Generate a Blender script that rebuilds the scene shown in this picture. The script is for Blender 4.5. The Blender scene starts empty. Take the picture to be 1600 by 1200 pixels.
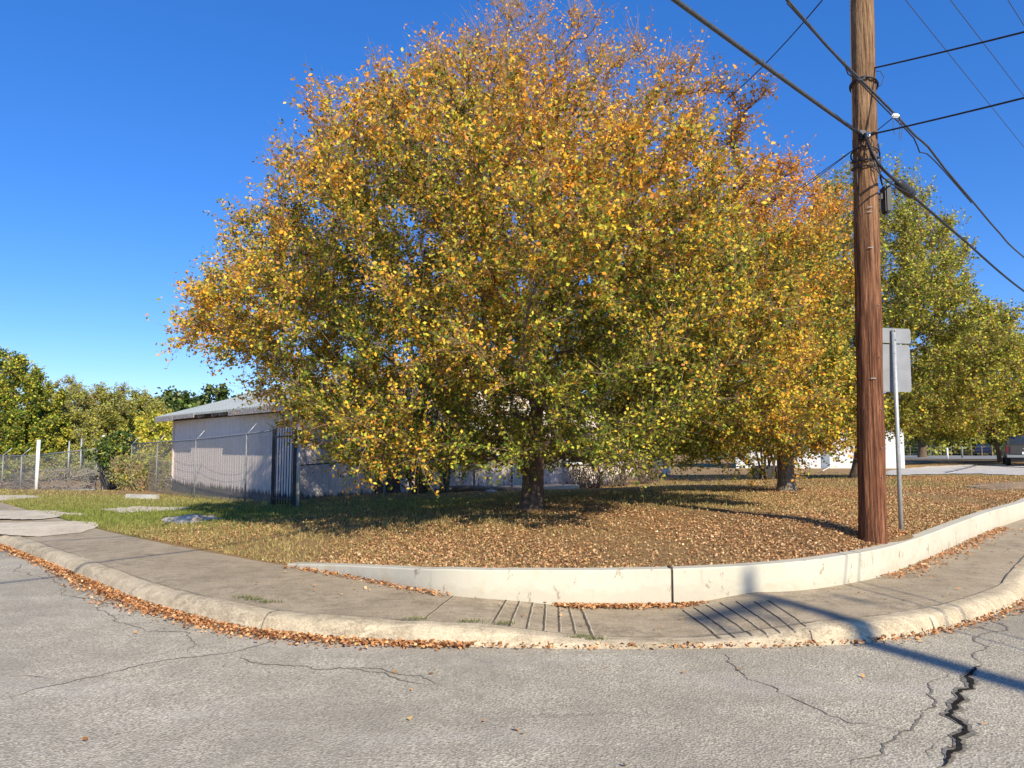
import bpy, bmesh, math, random
import numpy as np
from mathutils import Vector, Matrix
R = math.radians
random.seed(7)
SC = bpy.context.scene
COL = SC.collection

# ------------------------------------------------------------------ camera, sky, sun
F = 1150.0; HOR = 695.0; EYE = 1.6
PITCH = math.atan((HOR - 600) / F)
cam = bpy.data.cameras.new("camera"); camo = bpy.data.objects.new("camera", cam); COL.objects.link(camo)
cam.sensor_width = 36; cam.lens = 36 * F / 1600; cam.clip_start = .05; cam.clip_end = 3000
camo.location = (0, 0, EYE); camo.rotation_euler = (R(90) + PITCH, 0, 0)
SC.camera = camo

SUN_EL = R(32); SUN_AZ = R(155)          # azimuth clockwise from +Y: behind the camera and a little to the right
sd = Vector((math.sin(SUN_AZ) * math.cos(SUN_EL), math.cos(SUN_AZ) * math.cos(SUN_EL), math.sin(SUN_EL)))
W = bpy.data.worlds.new("World"); SC.world = W; W.use_nodes = True
nt = W.node_tree; bg = nt.nodes["Background"]
sky = nt.nodes.new("ShaderNodeTexSky"); sky.sky_type = 'NISHITA'; sky.sun_disc = False
sky.sun_elevation = SUN_EL; sky.sun_rotation = SUN_AZ
sky.altitude = 300; sky.air_density = 1.0; sky.dust_density = .05; sky.ozone_density = 3.5
hs = nt.nodes.new("ShaderNodeHueSaturation"); hs.inputs['Saturation'].default_value = 1.28; hs.inputs['Hue'].default_value = .503
nt.links.new(sky.outputs[0], hs.inputs['Color']); tn = nt.nodes.new('ShaderNodeMix'); tn.data_type = 'RGBA'; tn.blend_type = 'MULTIPLY'; tn.inputs[0].default_value = 1; tn.inputs[7].default_value = (.90, .96, 1.20, 1); tn.clamp_result = False
nt.links.new(hs.outputs[0], tn.inputs[6]); t2 = nt.nodes.new('ShaderNodeMix'); t2.data_type = 'RGBA'; t2.clamp_result = False; t2.inputs[0].default_value = .22; t2.inputs[7].default_value = (.5, 2.2, 7.0, 1)
nt.links.new(tn.outputs[2], t2.inputs[6]); nt.links.new(t2.outputs[2], bg.inputs[0]); bg.inputs[1].default_value = .105
sl = bpy.data.lights.new("sun", 'SUN'); sl.energy = 4.6; sl.angle = R(.5); sl.color = (1, .91, .72)
slo = bpy.data.objects.new("sun", sl); COL.objects.link(slo); slo.rotation_euler = sd.to_track_quat('Z', 'Y').to_euler()
slo.location = (5, -10, 20)
SC.view_settings.view_transform = 'Standard'; SC.view_settings.look = 'None'
SC.view_settings.exposure = 0.5; SC.view_settings.gamma = 1

# ------------------------------------------------------------------ pixel -> place
def ray(px, py):
    c, s = math.cos(PITCH), math.sin(PITCH)
    u = 600 - py
    return (px - 800, F * c - u * s, F * s + u * c)
def Pd(px, py, d):
    r = ray(px, py); t = d / r[1]
    return Vector((r[0] * t, d, EYE + r[2] * t))
def Pz(px, py, z):
    r = ray(px, py); t = (z - EYE) / r[2]
    return Vector((r[0] * t, r[1] * t, z))

# ------------------------------------------------------------------ helpers
def tag(o, label=None, cat=None, group=None, kind=None):
    if label: o['label'] = label
    if cat: o['category'] = cat
    if group: o['group'] = group
    if kind: o['kind'] = kind
    return o
def empty(name, loc, label, cat, group=None, rz=0):
    o = bpy.data.objects.new(name, None); COL.objects.link(o); o.location = loc; o.rotation_euler = (0, 0, rz)
    o.empty_display_size = .2
    return tag(o, label, cat, group)
def link(name, me, m, parent=None, local=False):
    o = bpy.data.objects.new(name, me); COL.objects.link(o)
    if m: me.materials.append(m)
    if parent:
        o.parent = parent
        if not local:
            # geometry given in world space: bake parent's inverse into the mesh
            chain = Matrix.Identity(4); p = parent; L = []
            while p: L.append(p); p = p.parent
            M = Matrix.Identity(4)
            for q in reversed(L): M = M @ (Matrix.Translation(q.location) @ q.rotation_euler.to_matrix().to_4x4())
            me.transform(M.inverted())
    return o
class MB:
    """collects quads / tubes / boxes"""
    def __init__(s): s.v = []; s.f = []; s.sm = []
    def add(s, vs, fs, smooth=False):
        n = len(s.v); s.v += [tuple(v) for v in vs]; s.f += [tuple(i + n for i in f) for f in fs]; s.sm += [smooth] * len(fs); return s
    def box(s, c, size, rz=0, M=None):
        x, y, z = [q / 2 for q in size]
        vs = [Vector((a * x, b * y, cc * z)) for a in (-1, 1) for b in (-1, 1) for cc in (-1, 1)]
        if M is None: M = Matrix.Translation(Vector(c)) @ Matrix.Rotation(rz, 4, 'Z')
        vs = [M @ v for v in vs]
        return s.add(vs, [(0, 1, 3, 2), (4, 6, 7, 5), (0, 4, 5, 1), (2, 3, 7, 6), (0, 2, 6, 4), (1, 5, 7, 3)])
    def beam(s, a, b, w, h, up=(0, 0, 1)):
        a = Vector(a); b = Vector(b); d = b - a; L = d.length; d.normalize()
        u = Vector(up); sx = d.cross(u)
        if sx.length < 1e-4: sx = Vector((1, 0, 0))
        sx.normalize(); uz = sx.cross(d).normalized()
        M = Matrix((( d.x, sx.x, uz.x, (a.x + b.x) / 2), (d.y, sx.y, uz.y, (a.y + b.y) / 2), (d.z, sx.z, uz.z, (a.z + b.z) / 2), (0, 0, 0, 1)))
        return s.box(None, (L, w, h), M=M)
    def tube(s, pts, rad, n=8, caps=True):
        pts = [Vector(p) for p in pts]
        if not hasattr(rad, '__len__'): rad = [rad] * len(pts)
        vs = []; fs = []
        prev = None
        for i, p in enumerate(pts):
            d = (pts[min(i + 1, len(pts) - 1)] - pts[max(i - 1, 0)])
            if d.length < 1e-9: d = Vector((0, 0, 1))
            d.normalize()
            if prev is None:
                x = d.orthogonal().normalized()
            else:
                x = (prev - d * prev.dot(d));
                x = x.normalized() if x.length > 1e-6 else d.orthogonal().normalized()
            prev = x; y = d.cross(x)
            for k in range(n):
                a = 2 * math.pi * k / n
                vs.append(p + (x * math.cos(a) + y * math.sin(a)) * rad[i])
        for i in range(len(pts) - 1):
            for k in range(n):
                k2 = (k + 1) % n
                fs.append((i * n + k, i * n + k2, (i + 1) * n + k2, (i + 1) * n + k))
        if caps: fs.append(tuple(range(n))[::-1]); fs.append(tuple((len(pts) - 1) * n + k for k in range(n)))
        return s.add(vs, fs, n > 5)
    def prism(s, poly, z0, z1):      # vertical prism of an xy polygon
        n = len(poly)
        vs = [(p[0], p[1], z0) for p in poly] + [(p[0], p[1], z1) for p in poly]
        return s.add(vs, [tuple(range(n))[::-1], tuple(range(n, 2 * n))] + [(i, (i + 1) % n, n + (i + 1) % n, n + i) for i in range(n)])
    def build(s, name, m, parent=None, bevel=0, local=False, seg=2):
        me = bpy.data.meshes.new(name); me.from_pydata(s.v, [], s.f)
        me.polygons.foreach_set('use_smooth', s.sm)
        if bevel:
            bm = bmesh.new(); bm.from_mesh(me); bmesh.ops.recalc_face_normals(bm, faces=bm.faces)
            es = [e for e in bm.edges if len(e.link_faces) == 2 and e.calc_face_angle(0) > R(35)]
            bmesh.ops.bevel(bm, geom=es, offset=bevel, segments=seg, affect='EDGES', clamp_overlap=True); bm.to_mesh(me); bm.free()
        me.update()
        return link(name, me, m, parent, local)
def np_mesh(name, verts, faces, m, parent=None, col=None, smooth=False, local=False):
    """verts (n,3), faces (k,3|4)"""
    me = bpy.data.meshes.new(name); k = faces.shape[1]
    me.vertices.add(len(verts)); me.vertices.foreach_set('co', np.ascontiguousarray(verts, dtype=np.float32).ravel())
    me.loops.add(faces.size); me.loops.foreach_set('vertex_index', np.ascontiguousarray(faces, dtype=np.int32).ravel())
    me.polygons.add(len(faces)); me.polygons.foreach_set('loop_start', np.arange(0, faces.size, k, dtype=np.int32))
    try: me.polygons.foreach_set('loop_total', np.full(len(faces), k, dtype=np.int32))
    except Exception: pass
    if smooth: me.polygons.foreach_set('use_smooth', np.ones(len(faces), dtype=bool))
    me.update(calc_edges=True)
    if col is not None:
        a = me.color_attributes.new('tint', 'FLOAT_COLOR', 'POINT')
        c = np.ones((len(verts), 4), dtype=np.float32); c[:, :3] = col; a.data.foreach_set('color', c.ravel())
    return link(name, me, m, parent, local)

# ------------------------------------------------------------------ materials
def mat(name, rough=.8, spec=.3, metal=0):
    m = bpy.data.materials.new(name); m.use_nodes = True; n = m.node_tree
    b = n.nodes['Principled BSDF']; b.inputs['Roughness'].default_value = rough
    b.inputs['Specular IOR Level'].default_value = spec; b.inputs['Metallic'].default_value = metal
    return m, n, b
def N(n, t, **k):
    x = n.nodes.new(t)
    for a, v in k.items():
        if a in x.inputs: x.inputs[a].default_value = v
        else: setattr(x, a, v)
    return x
def coord(n, scale=(1, 1, 1), src='Object'):
    tc = n.nodes.new('ShaderNodeTexCoord'); mp = n.nodes.new('ShaderNodeMapping'); mp.inputs['Scale'].default_value = scale
    n.links.new(tc.outputs[src], mp.inputs[0]); return mp.outputs[0]
def noise(n, vec, scale, detail=4, rough=.55, dist=0):
    x = N(n, 'ShaderNodeTexNoise', Scale=scale, Detail=detail, Roughness=rough, Distortion=dist); n.links.new(vec, x.inputs['Vector']); return x.outputs['Fac']
def ramp(n, fac, stops):
    x = n.nodes.new('ShaderNodeValToRGB'); e = x.color_ramp.elements
    while len(e) < len(stops): e.new(.5)
    for q, (p, c) in zip(e, stops):
        q.position = p; q.color = (*c, 1) if len(c) == 3 else c
    n.links.new(fac, x.inputs[0]); return x.outputs[0]
def mix(n, fac, a, b, mode='MIX'):
    x = n.nodes.new('ShaderNodeMix'); x.data_type = 'RGBA'; x.blend_type = mode
    for i, v in ((0, fac), (6, a), (7, b)):
        if hasattr(v, 'is_output'): n.links.new(v, x.inputs[i])
        elif i == 0: x.inputs[0].default_value = v
        else: x.inputs[i].default_value = (*v, 1)
    return x.outputs[2]
def bump(n, b, h, strength=.5, dist=.01):
    x = N(n, 'ShaderNodeBump', Strength=strength, Distance=dist); n.links.new(h, x.inputs['Height']); n.links.new(x.outputs[0], b.inputs['Normal'])
def simple(name, c, rough=.6, spec=.4, metal=0, var=.25, scale=6):
    m, n, b = mat(name, rough, spec, metal)
    f = noise(n, coord(n), scale, 5)
    lo = tuple(max(0, q * (1 - var)) for q in c); hi = tuple(min(1, q * (1 + var)) for q in c)
    n.links.new(ramp(n, f, [(.3, lo), (.7, hi)]), b.inputs['Base Color']); return m
g3 = lambda v: (v, v, v)

def leaf_mat(name, transl=.3, rough=.55):
    m, n, b = mat(name, rough, .1)
    a = N(n, 'ShaderNodeAttribute', attribute_name='tint'); n.links.new(a.outputs['Color'], b.inputs['Base Color'])
    t = n.nodes.new('ShaderNodeBsdfTranslucent'); n.links.new(a.outputs['Color'], t.inputs['Color'])
    ms = n.nodes.new('ShaderNodeMixShader'); ms.inputs[0].default_value = transl
    o = n.nodes['Material Output']; n.links.new(b.outputs[0], ms.inputs[1]); n.links.new(t.outputs[0], ms.inputs[2]); n.links.new(ms.outputs[0], o.inputs[0])
    return m
M = {}
M['leaf'] = leaf_mat('foliage', .28, .7)
M['litter'] = leaf_mat('dry leaves', .12, .7)
def bark(name, a, b_, sc=1.0):
    m, n, b = mat(name, .9, .15)
    v = coord(n, (7 * sc, 7 * sc, 1.6 * sc)); f = noise(n, v, 3.0, 7, .65, .6)
    f2 = noise(n, coord(n), 2.2, 3)
    c = ramp(n, f, [(.36, tuple(q * .35 for q in a)), (.5, a), (.66, b_)])
    n.links.new(mix(n, f2, c, tuple(q * .8 for q in b_)), b.inputs['Base Color']); bump(n, b, f, 1, .03); return m
M['bark'] = bark('bark', (.08, .055, .037), (.24, .175, .125))
M['twig'] = simple('twig bark', (.34, .24, .16), .9, .1)
M['bark_pale'] = bark('pale bark', (.16, .13, .10), (.34, .29, .23))

# road
m, n, b = mat('old asphalt', .9, .25)
v = coord(n)
sp = N(n, 'ShaderNodeTexVoronoi', Scale=70.0); n.links.new(v, sp.inputs['Vector'])
sp2 = noise(n, v, 60, 3, .7); big = noise(n, v, .5, 6, .6); mid = noise(n, v, 3.2, 5, .6)
c = ramp(n, sp.outputs['Color'], [(.12, (.18, .155, .112)), (.5, (.48, .42, .31)), (.9, (.84, .75, .57))])
c = mix(n, .5, c, ramp(n, sp2, [(.40, (.22, .19, .138)), (.60, (.70, .62, .465))]))
c = mix(n, ramp(n, big, [(.38, g3(.55)), (.58, g3(0))]), c, (.28, .245, .185))
pl_ = noise(n, coord(n, (.5, 1.4, 1)), .8, 4, .6); c = mix(n, ramp(n, pl_, [(.52, g3(0)), (.66, g3(.35))]), c, (.58, .53, .44))
c = mix(n, ramp(n, mid, [(.42, g3(.28)), (.58, g3(0))]), c, (.27, .235, .18))
# thin hair cracks, only in places
wv = N(n, 'ShaderNodeTexVoronoi', Scale=.55, feature='DISTANCE_TO_EDGE')
nz = N(n, 'ShaderNodeTexNoise', Scale=1.6, Detail=6.0); n.links.new(v, nz.inputs['Vector'])
ad = N(n, 'ShaderNodeMix'); ad.data_type = 'RGBA'; ad.inputs[0].default_value = .32; n.links.new(v, ad.inputs[6]); n.links.new(nz.outputs['Color'], ad.inputs[7]); n.links.new(ad.outputs[2], wv.inputs['Vector'])
msk = noise(n, v, .33, 2); mk = ramp(n, msk, [(.5, g3(0)), (.7, g3(.45))])
ck = ramp(n, wv.outputs['Distance'], [(.004, g3(1)), (.012, g3(0))])
c = mix(n, mix(n, 1, ck, mk, 'MULTIPLY'), c, (.13, .115, .10))
n.links.new(c, b.inputs['Base Color']); bump(n, b, sp.outputs['Distance'], .8, .006); M['road'] = m
M['crack'] = simple('crack fill', (.03, .027, .024), 1, 0, 0, .5, 30)
M['crackworn'] = simple('crack edge', (.21, .185, .15), 1, .1, 0, .45, 40)

def concrete(name, a, b_, st, grain=1):
    m, n, b = mat(name, .9, .2); v = coord(n)
    f = noise(n, v, 1.1, 8, .65); f2 = noise(n, v, 55, 4, .7); f3 = noise(n, v, 4.5, 6, .6, .4)
    c = ramp(n, f, [(.35, a), (.65, b_)])
    c = mix(n, ramp(n, f3, [(.36, g3(.7)), (.54, g3(0))]), c, st)
    f5 = noise(n, coord(n, (1.2, 14, 3)), 2.2, 5, .6, .3); c = mix(n, ramp(n, f5, [(.54, g3(0)), (.64, g3(.55))]), c, tuple(min(1, q * 1.35) for q in b_))
    f7 = noise(n, v, .9, 3); f8 = noise(n, coord(n, (3, 3, 9)), 2.5, 6, .7, .5); pm = mix(n, 1, ramp(n, f7, [(.48, g3(0)), (.6, g3(1))]), ramp(n, f8, [(.46, g3(0)), (.6, g3(.8))]), 'MULTIPLY'); c = mix(n, pm, c, tuple(q * .7 for q in st))
    c = mix(n, .45 * grain, c, ramp(n, f2, [(.3, tuple(q * .45 for q in a)), (.7, tuple(min(1, q * 1.35) for q in b_))]))
    n.links.new(c, b.inputs['Base Color']); bump(n, b, f2, .5, .006); return m
M['sidewalk'] = concrete('sidewalk concrete', (.315, .25, .165), (.47, .38, .26), (.19, .148, .098))
M['kerb'] = concrete('kerb concrete', (.42, .34, .22), (.62, .51, .35), (.17, .135, .09))
M['slab'] = concrete('slab concrete', (.58, .48, .34), (.74, .63, .46), (.40, .33, .22))
M['gravel'] = concrete('pale gravel', (.50, .45, .38), (.66, .60, .52), (.38, .33, .26))
M['wheelstop'] = concrete('grey concrete block', (.36, .34, .30), (.5, .48, .43), (.22, .2, .17))

# painted retaining wall with chips, grime near the foot
m, n, b = mat('cream paint', .75, .3); v = coord(n)
f = noise(n, v, .8, 6, .6); c = ramp(n, f, [(.35, (.53, .49, .385)), (.65, (.60, .56, .45))])
ch = noise(n, coord(n, (5, 5, 2.2)), 1.8, 8, .7, .5); c = mix(n, ramp(n, ch, [(.615, g3(0)), (.635, g3(.8))]), c, (.30, .24, .16))
ye = noise(n, coord(n, (1.2, 1.2, .8)), 2.4, 4, .6, .3); c = mix(n, ramp(n, ye, [(.58, g3(0)), (.75, g3(.5))]), c, (.48, .37, .20))
tcz = n.nodes.new('ShaderNodeTexCoord'); sw_ = n.nodes.new('ShaderNodeSeparateXYZ'); n.links.new(tcz.outputs['Object'], sw_.inputs[0])
gn = noise(n, coord(n, (3, 3, 5)), 2.2, 6, .7); gq = N(n, 'ShaderNodeMath', operation='MULTIPLY_ADD'); n.links.new(gn, gq.inputs[0]); gq.inputs[1].default_value = -.38; n.links.new(sw_.outputs['Z'], gq.inputs[2])
c = mix(n, ramp(n, gq.outputs[0], [(0.0, g3(.22)), (.08, g3(0))]), c, (.30, .25, .17))
hc = noise(n, coord(n, (9, 9, .7)), 1.6, 5, .7); c = mix(n, ramp(n, hc, [(.60, g3(0)), (.72, g3(.35))]), c, (.34, .29, .20))
sp_ = noise(n, v, 30, 3, .7); c = mix(n, ramp(n, sp_, [(.68, g3(0)), (.75, g3(.5))]), c, (.40, .34, .24))
n.links.new(c, b.inputs['Base Color']); bump(n, b, noise(n, v, 25, 5), .25, .006); M['cream'] = m

# lawn
m, n, b = mat('lawn', .95, .1); v = coord(n)
a = N(n, 'ShaderNodeAttribute', attribute_name='tint')
f1 = noise(n, v, 26, 5, .75); f2 = noise(n, v, .9, 5, .6); f3 = noise(n, v, 90, 2, .8)
dry = ramp(n, f1, [(.3, (.18, .11, .045)), (.5, (.35, .215, .10)), (.7, (.50, .34, .17))])
grn = ramp(n, f1, [(.3, (.055, .072, .018)), (.5, (.15, .165, .045)), (.7, (.30, .29, .11))])
sep = n.nodes.new('ShaderNodeSeparateColor'); n.links.new(a.outputs['Color'], sep.inputs[0])
mm = N(n, 'ShaderNodeMath', operation='ADD'); n.links.new(sep.outputs[0], mm.inputs[0])
m2 = N(n, 'ShaderNodeMath', operation='MULTIPLY_ADD'); n.links.new(f2, m2.inputs[0]); m2.inputs[1].default_value = 1.8; m2.inputs[2].default_value = -.9
n.links.new(m2.outputs[0], mm.inputs[1])
c = mix(n, ramp(n, mm.outputs[0], [(.25, g3(0)), (.75, g3(1))]), dry, grn)
c = mix(n, ramp(n, f2, [(.62, g3(0)), (.74, g3(.6))]), c, (.40, .30, .19))
c = mix(n, ramp(n, f3, [(.6, g3(0)), (.72, g3(.5))]), c, (.50, .38, .20))
n.links.new(c, b.inputs['Base Color']); bump(n, b, f1, 1, .04); M['lawn'] = m

# wooden pole
m, n, b = mat('weathered pole wood', .85, .2)
v = coord(n, (9, 9, .55)); f = noise(n, v, 4, 8, .7, .3); f2 = noise(n, coord(n, (2, 2, .25)), 3, 5)
vv = coord(n, (26, 26, .35)); f4 = noise(n, vv, 3, 4, .6)
c = ramp(n, f, [(.3, (.035, .016, .010)), (.46, (.17, .065, .033)), (.58, (.30, .125, .062)), (.75, (.46, .26, .15))])
tcz = n.nodes.new('ShaderNodeTexCoord'); sxyz = n.nodes.new('ShaderNodeSeparateXYZ'); n.links.new(tcz.outputs['Object'], sxyz.inputs[0])
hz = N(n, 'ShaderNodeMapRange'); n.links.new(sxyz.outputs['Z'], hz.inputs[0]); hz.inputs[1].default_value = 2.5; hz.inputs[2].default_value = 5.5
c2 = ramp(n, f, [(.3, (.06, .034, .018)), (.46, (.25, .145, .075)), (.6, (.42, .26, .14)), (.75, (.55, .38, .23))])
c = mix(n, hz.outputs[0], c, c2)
c = mix(n, ramp(n, f4, [(.36, g3(.85)), (.44, g3(0))]), c, (.035, .018, .012))
c = mix(n, ramp(n, f2, [(.35, g3(.3)), (.6, g3(0))]), c, (.10, .05, .03))
kn = noise(n, coord(n, (40, 40, .22)), 2, 5, .6); c = mix(n, ramp(n, kn, [(.37, g3(.9)), (.41, g3(0))]), c, (.02, .011, .008))
n.links.new(c, b.inputs['Base Color']); bump(n, b, f, 1, .03); M['polewood'] = m

# siding: lilac-white painted plywood with black mildew on the foot
m, n, b = mat('painted siding', .8, .2); v = coord(n)
f = noise(n, coord(n, (6, 6, .5)), 2, 6, .6); c = ramp(n, f, [(.3, (.68, .57, .51)), (.7, (.82, .73, .67))])
n.links.new(c, b.inputs['Base Color'])
tcz = n.nodes.new('ShaderNodeTexCoord'); sx_ = n.nodes.new('ShaderNodeSeparateXYZ'); n.links.new(tcz.outputs['Object'], sx_.inputs[0])
nf = noise(n, coord(n, (5, 5, 1.2)), 1.6, 7, .7)
q = N(n, 'ShaderNodeMath', operation='MULTIPLY_ADD'); n.links.new(nf, q.inputs[0]); q.inputs[1].default_value = -.72; n.links.new(sx_.outputs['Z'], q.inputs[2])
c = mix(n, ramp(n, q.outputs[0], [(0.0, g3(.9)), (.12, g3(0))]), c, (.05, .04, .045))
st = noise(n, v, 1.3, 6, .7); c = mix(n, ramp(n, st, [(.6, g3(0)), (.75, g3(.4))]), c, (.30, .23, .22))
n.links.new(c, b.inputs['Base Color']); M['siding'] = m
m, n, b = mat('shingles', .9, .2); v = coord(n)
br = N(n, 'ShaderNodeTexBrick', Scale=1.0); br.inputs['Color1'].default_value = (.56, .58, .50, 1); br.inputs['Color2'].default_value = (.46, .48, .42, 1); br.inputs['Mortar'].default_value = (.22, .23, .21, 1)
br.inputs['Mortar Size'].default_value = .012; br.inputs['Brick Width'].default_value = .33; br.inputs['Row Height'].default_value = .14
n.links.new(v, br.inputs['Vector']); c = mix(n, ramp(n, noise(n, v, 1.2, 6), [(.4, g3(.0)), (.7, g3(.5))]), br.outputs[0], (.52, .53, .47))
n.links.new(c, b.inputs['Base Color']); M['shingle'] = m
M['fascia'] = simple('peeling fascia paint', (.36, .32, .29), .85, .2, 0, .6, 14)
M['darkwood'] = simple('bare dark wood', (.10, .07, .055), .9, .1, 0, .5)
M['iron'] = simple('black iron', (.018, .018, .022), .5, .4, 0, .3)
M['galv'] = simple('galvanised steel', (.42, .44, .45), .5, .5, .35, .15, 20)
M['galvdull'] = simple('dull galvanised wire', (.25, .255, .255), .6, .4, .2, .15, 20)
M['signback'] = simple('bare aluminium sign back', (.25, .255, .27), .6, .4, .1, .12, 5)
M['signface'] = simple('white sign face', (.8, .8, .78), .4, .4)
M['cable'] = simple('black cable', (.02, .021, .026), .55, .4, 0, .3, 30)
M['cablegrey'] = simple('grey lashed cable', (.06, .062, .068), .6, .4, 0, .3, 30)
M['blackplastic'] = simple('black plastic', (.03, .03, .034), .5, .4)
M['whitewall'] = simple('white stucco', (.80, .80, .78), .85, .2, 0, .05)
M['whitepaint'] = simple('white paint', (.78, .78, .76), .6, .3, 0, .08)
M['greyroof'] = simple('grey roofing', (.22, .22, .21), .9, .2)
M['glass'] = simple('dark window glass', (.03, .04, .05), .12, .6)
M['door'] = simple('pale green door paint', (.42, .46, .42), .6, .3, 0, .1)
M['tyre'] = simple('tyre rubber', (.018, .018, .018), .8, .2)
M['truckpaint'] = simple('dark dusty truck paint', (.065, .058, .05), .35, .5, .2, .2)
M['chrome'] = simple('dull chrome', (.36, .36, .36), .45, .5, .4, .1)
M['taillight'] = simple('red lamp lens', (.13, .012, .012), .25, .5)
M['bluepaint'] = simple('dark blue car paint', (.012, .018, .045), .3, .5)
M['orange'] = simple('orange plastic', (.75, .2, .03), .5, .4)
M['farroad'] = simple('far asphalt', (.27, .265, .25), .9, .2, 0, .12, .5)
M['porcelain'] = simple('white porcelain', (.8, .79, .75), .35, .5, 0, .05)
M['brushwood'] = simple('dry brushwood', (.27, .22, .18), .95, .1, 0, .4, 5)
M['limestone'] = simple('pale rock', (.46, .42, .36), .9, .2, 0, .3, 6)

# ------------------------------------------------------------------ terrain
TREE1 = Pd(831, 797, 12.0); TREE2 = Pd(1229, 768, 16.0); TREE3 = Pd(1341, 747, 23.0); POLE = Pd(1364, 843, 8.8); SIGN = Pd(1408, 827, 9.6)
cps = [TREE1, TREE2, TREE3, POLE, SIGN,
  Pd(462, 791, 17.6), Pd(385, 787, 19.5), Pd(306, 779, 23.1), Pd(246, 770, 27), Pd(152, 769, 32), Pd(61, 772, 33.4), Pd(0, 766, 37), Pd(272, 765, 27.5),
  Pd(500, 780, 18.8), Pd(700, 769, 21.5), Pd(950, 763, 25), Pd(1300, 730, 50), Pd(1590, 729, 46), Pd(1500, 716, 70), Pd(1600, 752, 30), Pd(1100, 745, 28)]
cps = [tuple(p) for p in cps]
walltop = [(450, 880, 885), (525, 883, 897), (600, 886, 912), (700, 889, 929), (850, 891, 945), (950, 891, 947), (1050, 889, 946), (1150, 885, 940), (1250, 877, 927), (1325, 867, 912), (1390, 855, 897), (1450, 836, 874), (1500, 817, 851), (1550, 799, 829), (1600, 785, 811)]
# kerb foot (street z=0), sidewalk back edge / wall foot
Kpx = [(0, 853), (50, 872), (100, 893), (150, 914), (200, 935), (250, 952), (300, 966), (370, 983), (450, 994), (600, 1006), (760, 1011), (930, 1014), (1120, 1013), (1300, 1008), (1380, 1001), (1450, 990), (1530, 970), (1600, 940)]
Wpx = [(165, 832), (230, 846), (300, 860), (370, 873), (450, 886)] + [(a, c) for a, b_, c in walltop[1:]]
def swz(px):       # sidewalk surface height along the picture's width
    if px < 700: return .15
    if px < 900: return .15 - .105 * (px - 700) / 200
    if px < 1120: return .045
    if px < 1300: return .045 + .095 * (px - 1120) / 180
    return .14
def smoothcurve(P, step=.1):
    P = np.array(P, float); out = []
    for i in range(len(P) - 1):
        p0 = P[max(i - 1, 0)]; p1 = P[i]; p2 = P[i + 1]; p3 = P[min(i + 2, len(P) - 1)]
        n_ = max(2, int(np.linalg.norm(p2[:2] - p1[:2]) / step))
        for t in np.linspace(0, 1, n_, endpoint=False):
            out.append(.5 * ((2 * p1) + (-p0 + p2) * t + (2 * p0 - 5 * p1 + 4 * p2 - p3) * t * t + (-p0 + 3 * p1 - 3 * p2 + p3) * t ** 3))
    out.append(P[-1]); return np.array(out)
K = [(*Pz(a, b_, 0)[:2], swz(a)) for a, b_ in Kpx]
def extend(C, z, dl, dr):
    L = [(C[0][0] - dl[0] * t, C[0][1] + dl[1] * t, z) for t in (60, 25, 10, 4, 1.5, .5)]; Q = [(C[-1][0] + dr[0] * t, C[-1][1] + dr[1] * t, z) for t in (.5, 1.5, 4, 10, 25, 60)]
    return L + C + Q
print('K ends', K[:3], K[-3:])
K = extend(K, .15, (.70, .714), (.64, .768))
Wc = [(*Pz(a, b_, swz(a) + .015)[:2], swz(a) + .015) for a, b_ in Wpx]
print('W ends', Wc[:3], Wc[-3:])
Wc = extend(Wc, .165, (.70, .714), (.66, .75))
K = smoothcurve(K); Wc = smoothcurve(Wc)
def lineY(C, x): return np.interp(x, C[:, 0], C[:, 1])
def lineZ(C, x): return np.interp(x, C[:, 0], C[:, 2])
# wall top z at wall foot positions
WT = []
for a, t, c_ in walltop:
    p = Pz(a, c_, swz(a) + .015); WT.append((p.x, p.y, Pd(a, t, p.y).z))
WT.append((Wc[-1][0] - 35, 0, .55)); WT = np.array(WT)
print('walltop', WT.round(2).tolist())
for p in WT[:-1]: cps.append((p[0] - .02, p[1] + .14, p[2] - .05))
for x in (-40, -20, -14, -10, -8, -6.5, -5.3, -4.2): cps.append((x, float(lineY(Wc, x)), .16 if x > -12 else .14))
for x in (12, 20, 40): cps.append((x, float(lineY(Wc, x)), .52))
cps += [(-30, 70, -.9), (0, 60, -.2), (60, 110, .1), (-80, 150, -1), (0, 150, -.4), (100, 200, 0), (-150, 90, -.6), (150, 110, .3), (2.5, 10.2, .55), (-2, 10.5, .36)]
cps = np.array(cps)
print('terrain pts', cps[:21].round(2).tolist())
def _phi(r): return np.sqrt(r * r + 1.0)
_A = _phi(np.linalg.norm(cps[:, None, :2] - cps[None, :, :2], axis=2)); _m = cps[:, 2].mean()
_A += np.eye(len(cps)) * -.02
_w = np.linalg.solve(_A, cps[:, 2] - _m)
def TZ(x, y):
    x = np.asarray(x, float); y = np.asarray(y, float); s = x.shape; x = x.ravel(); y = y.ravel(); o = np.empty(len(x))
    for i in range(0, len(x), 20000):
        d = np.hypot(x[i:i + 20000, None] - cps[None, :, 0], y[i:i + 20000, None] - cps[None, :, 1]); o[i:i + 20000] = _phi(d) @ _w + _m
    return np.clip(o, -1.4, .75).reshape(s)
def tz(x, y): return float(TZ(np.array([x]), np.array([y]))[0])
def green(x, y):     # where the grass is still green
    g = np.exp(-((x + 8) ** 2 / 14 + (y - 15) ** 2 / 12)) * 1.1 + np.exp(-((x + 12) ** 2 / 60 + (y - 21) ** 2 / 50)) * .8
    g += np.exp(-((x + 1) ** 2 / 30 + (y - 15) ** 2 / 14)) * .7 + np.exp(-((x - 8) ** 2 / 60 + (y - 27) ** 2 / 60)) * .45 + (y > 34) * .25
    return np.clip(g * .74, 0, 1)

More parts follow.
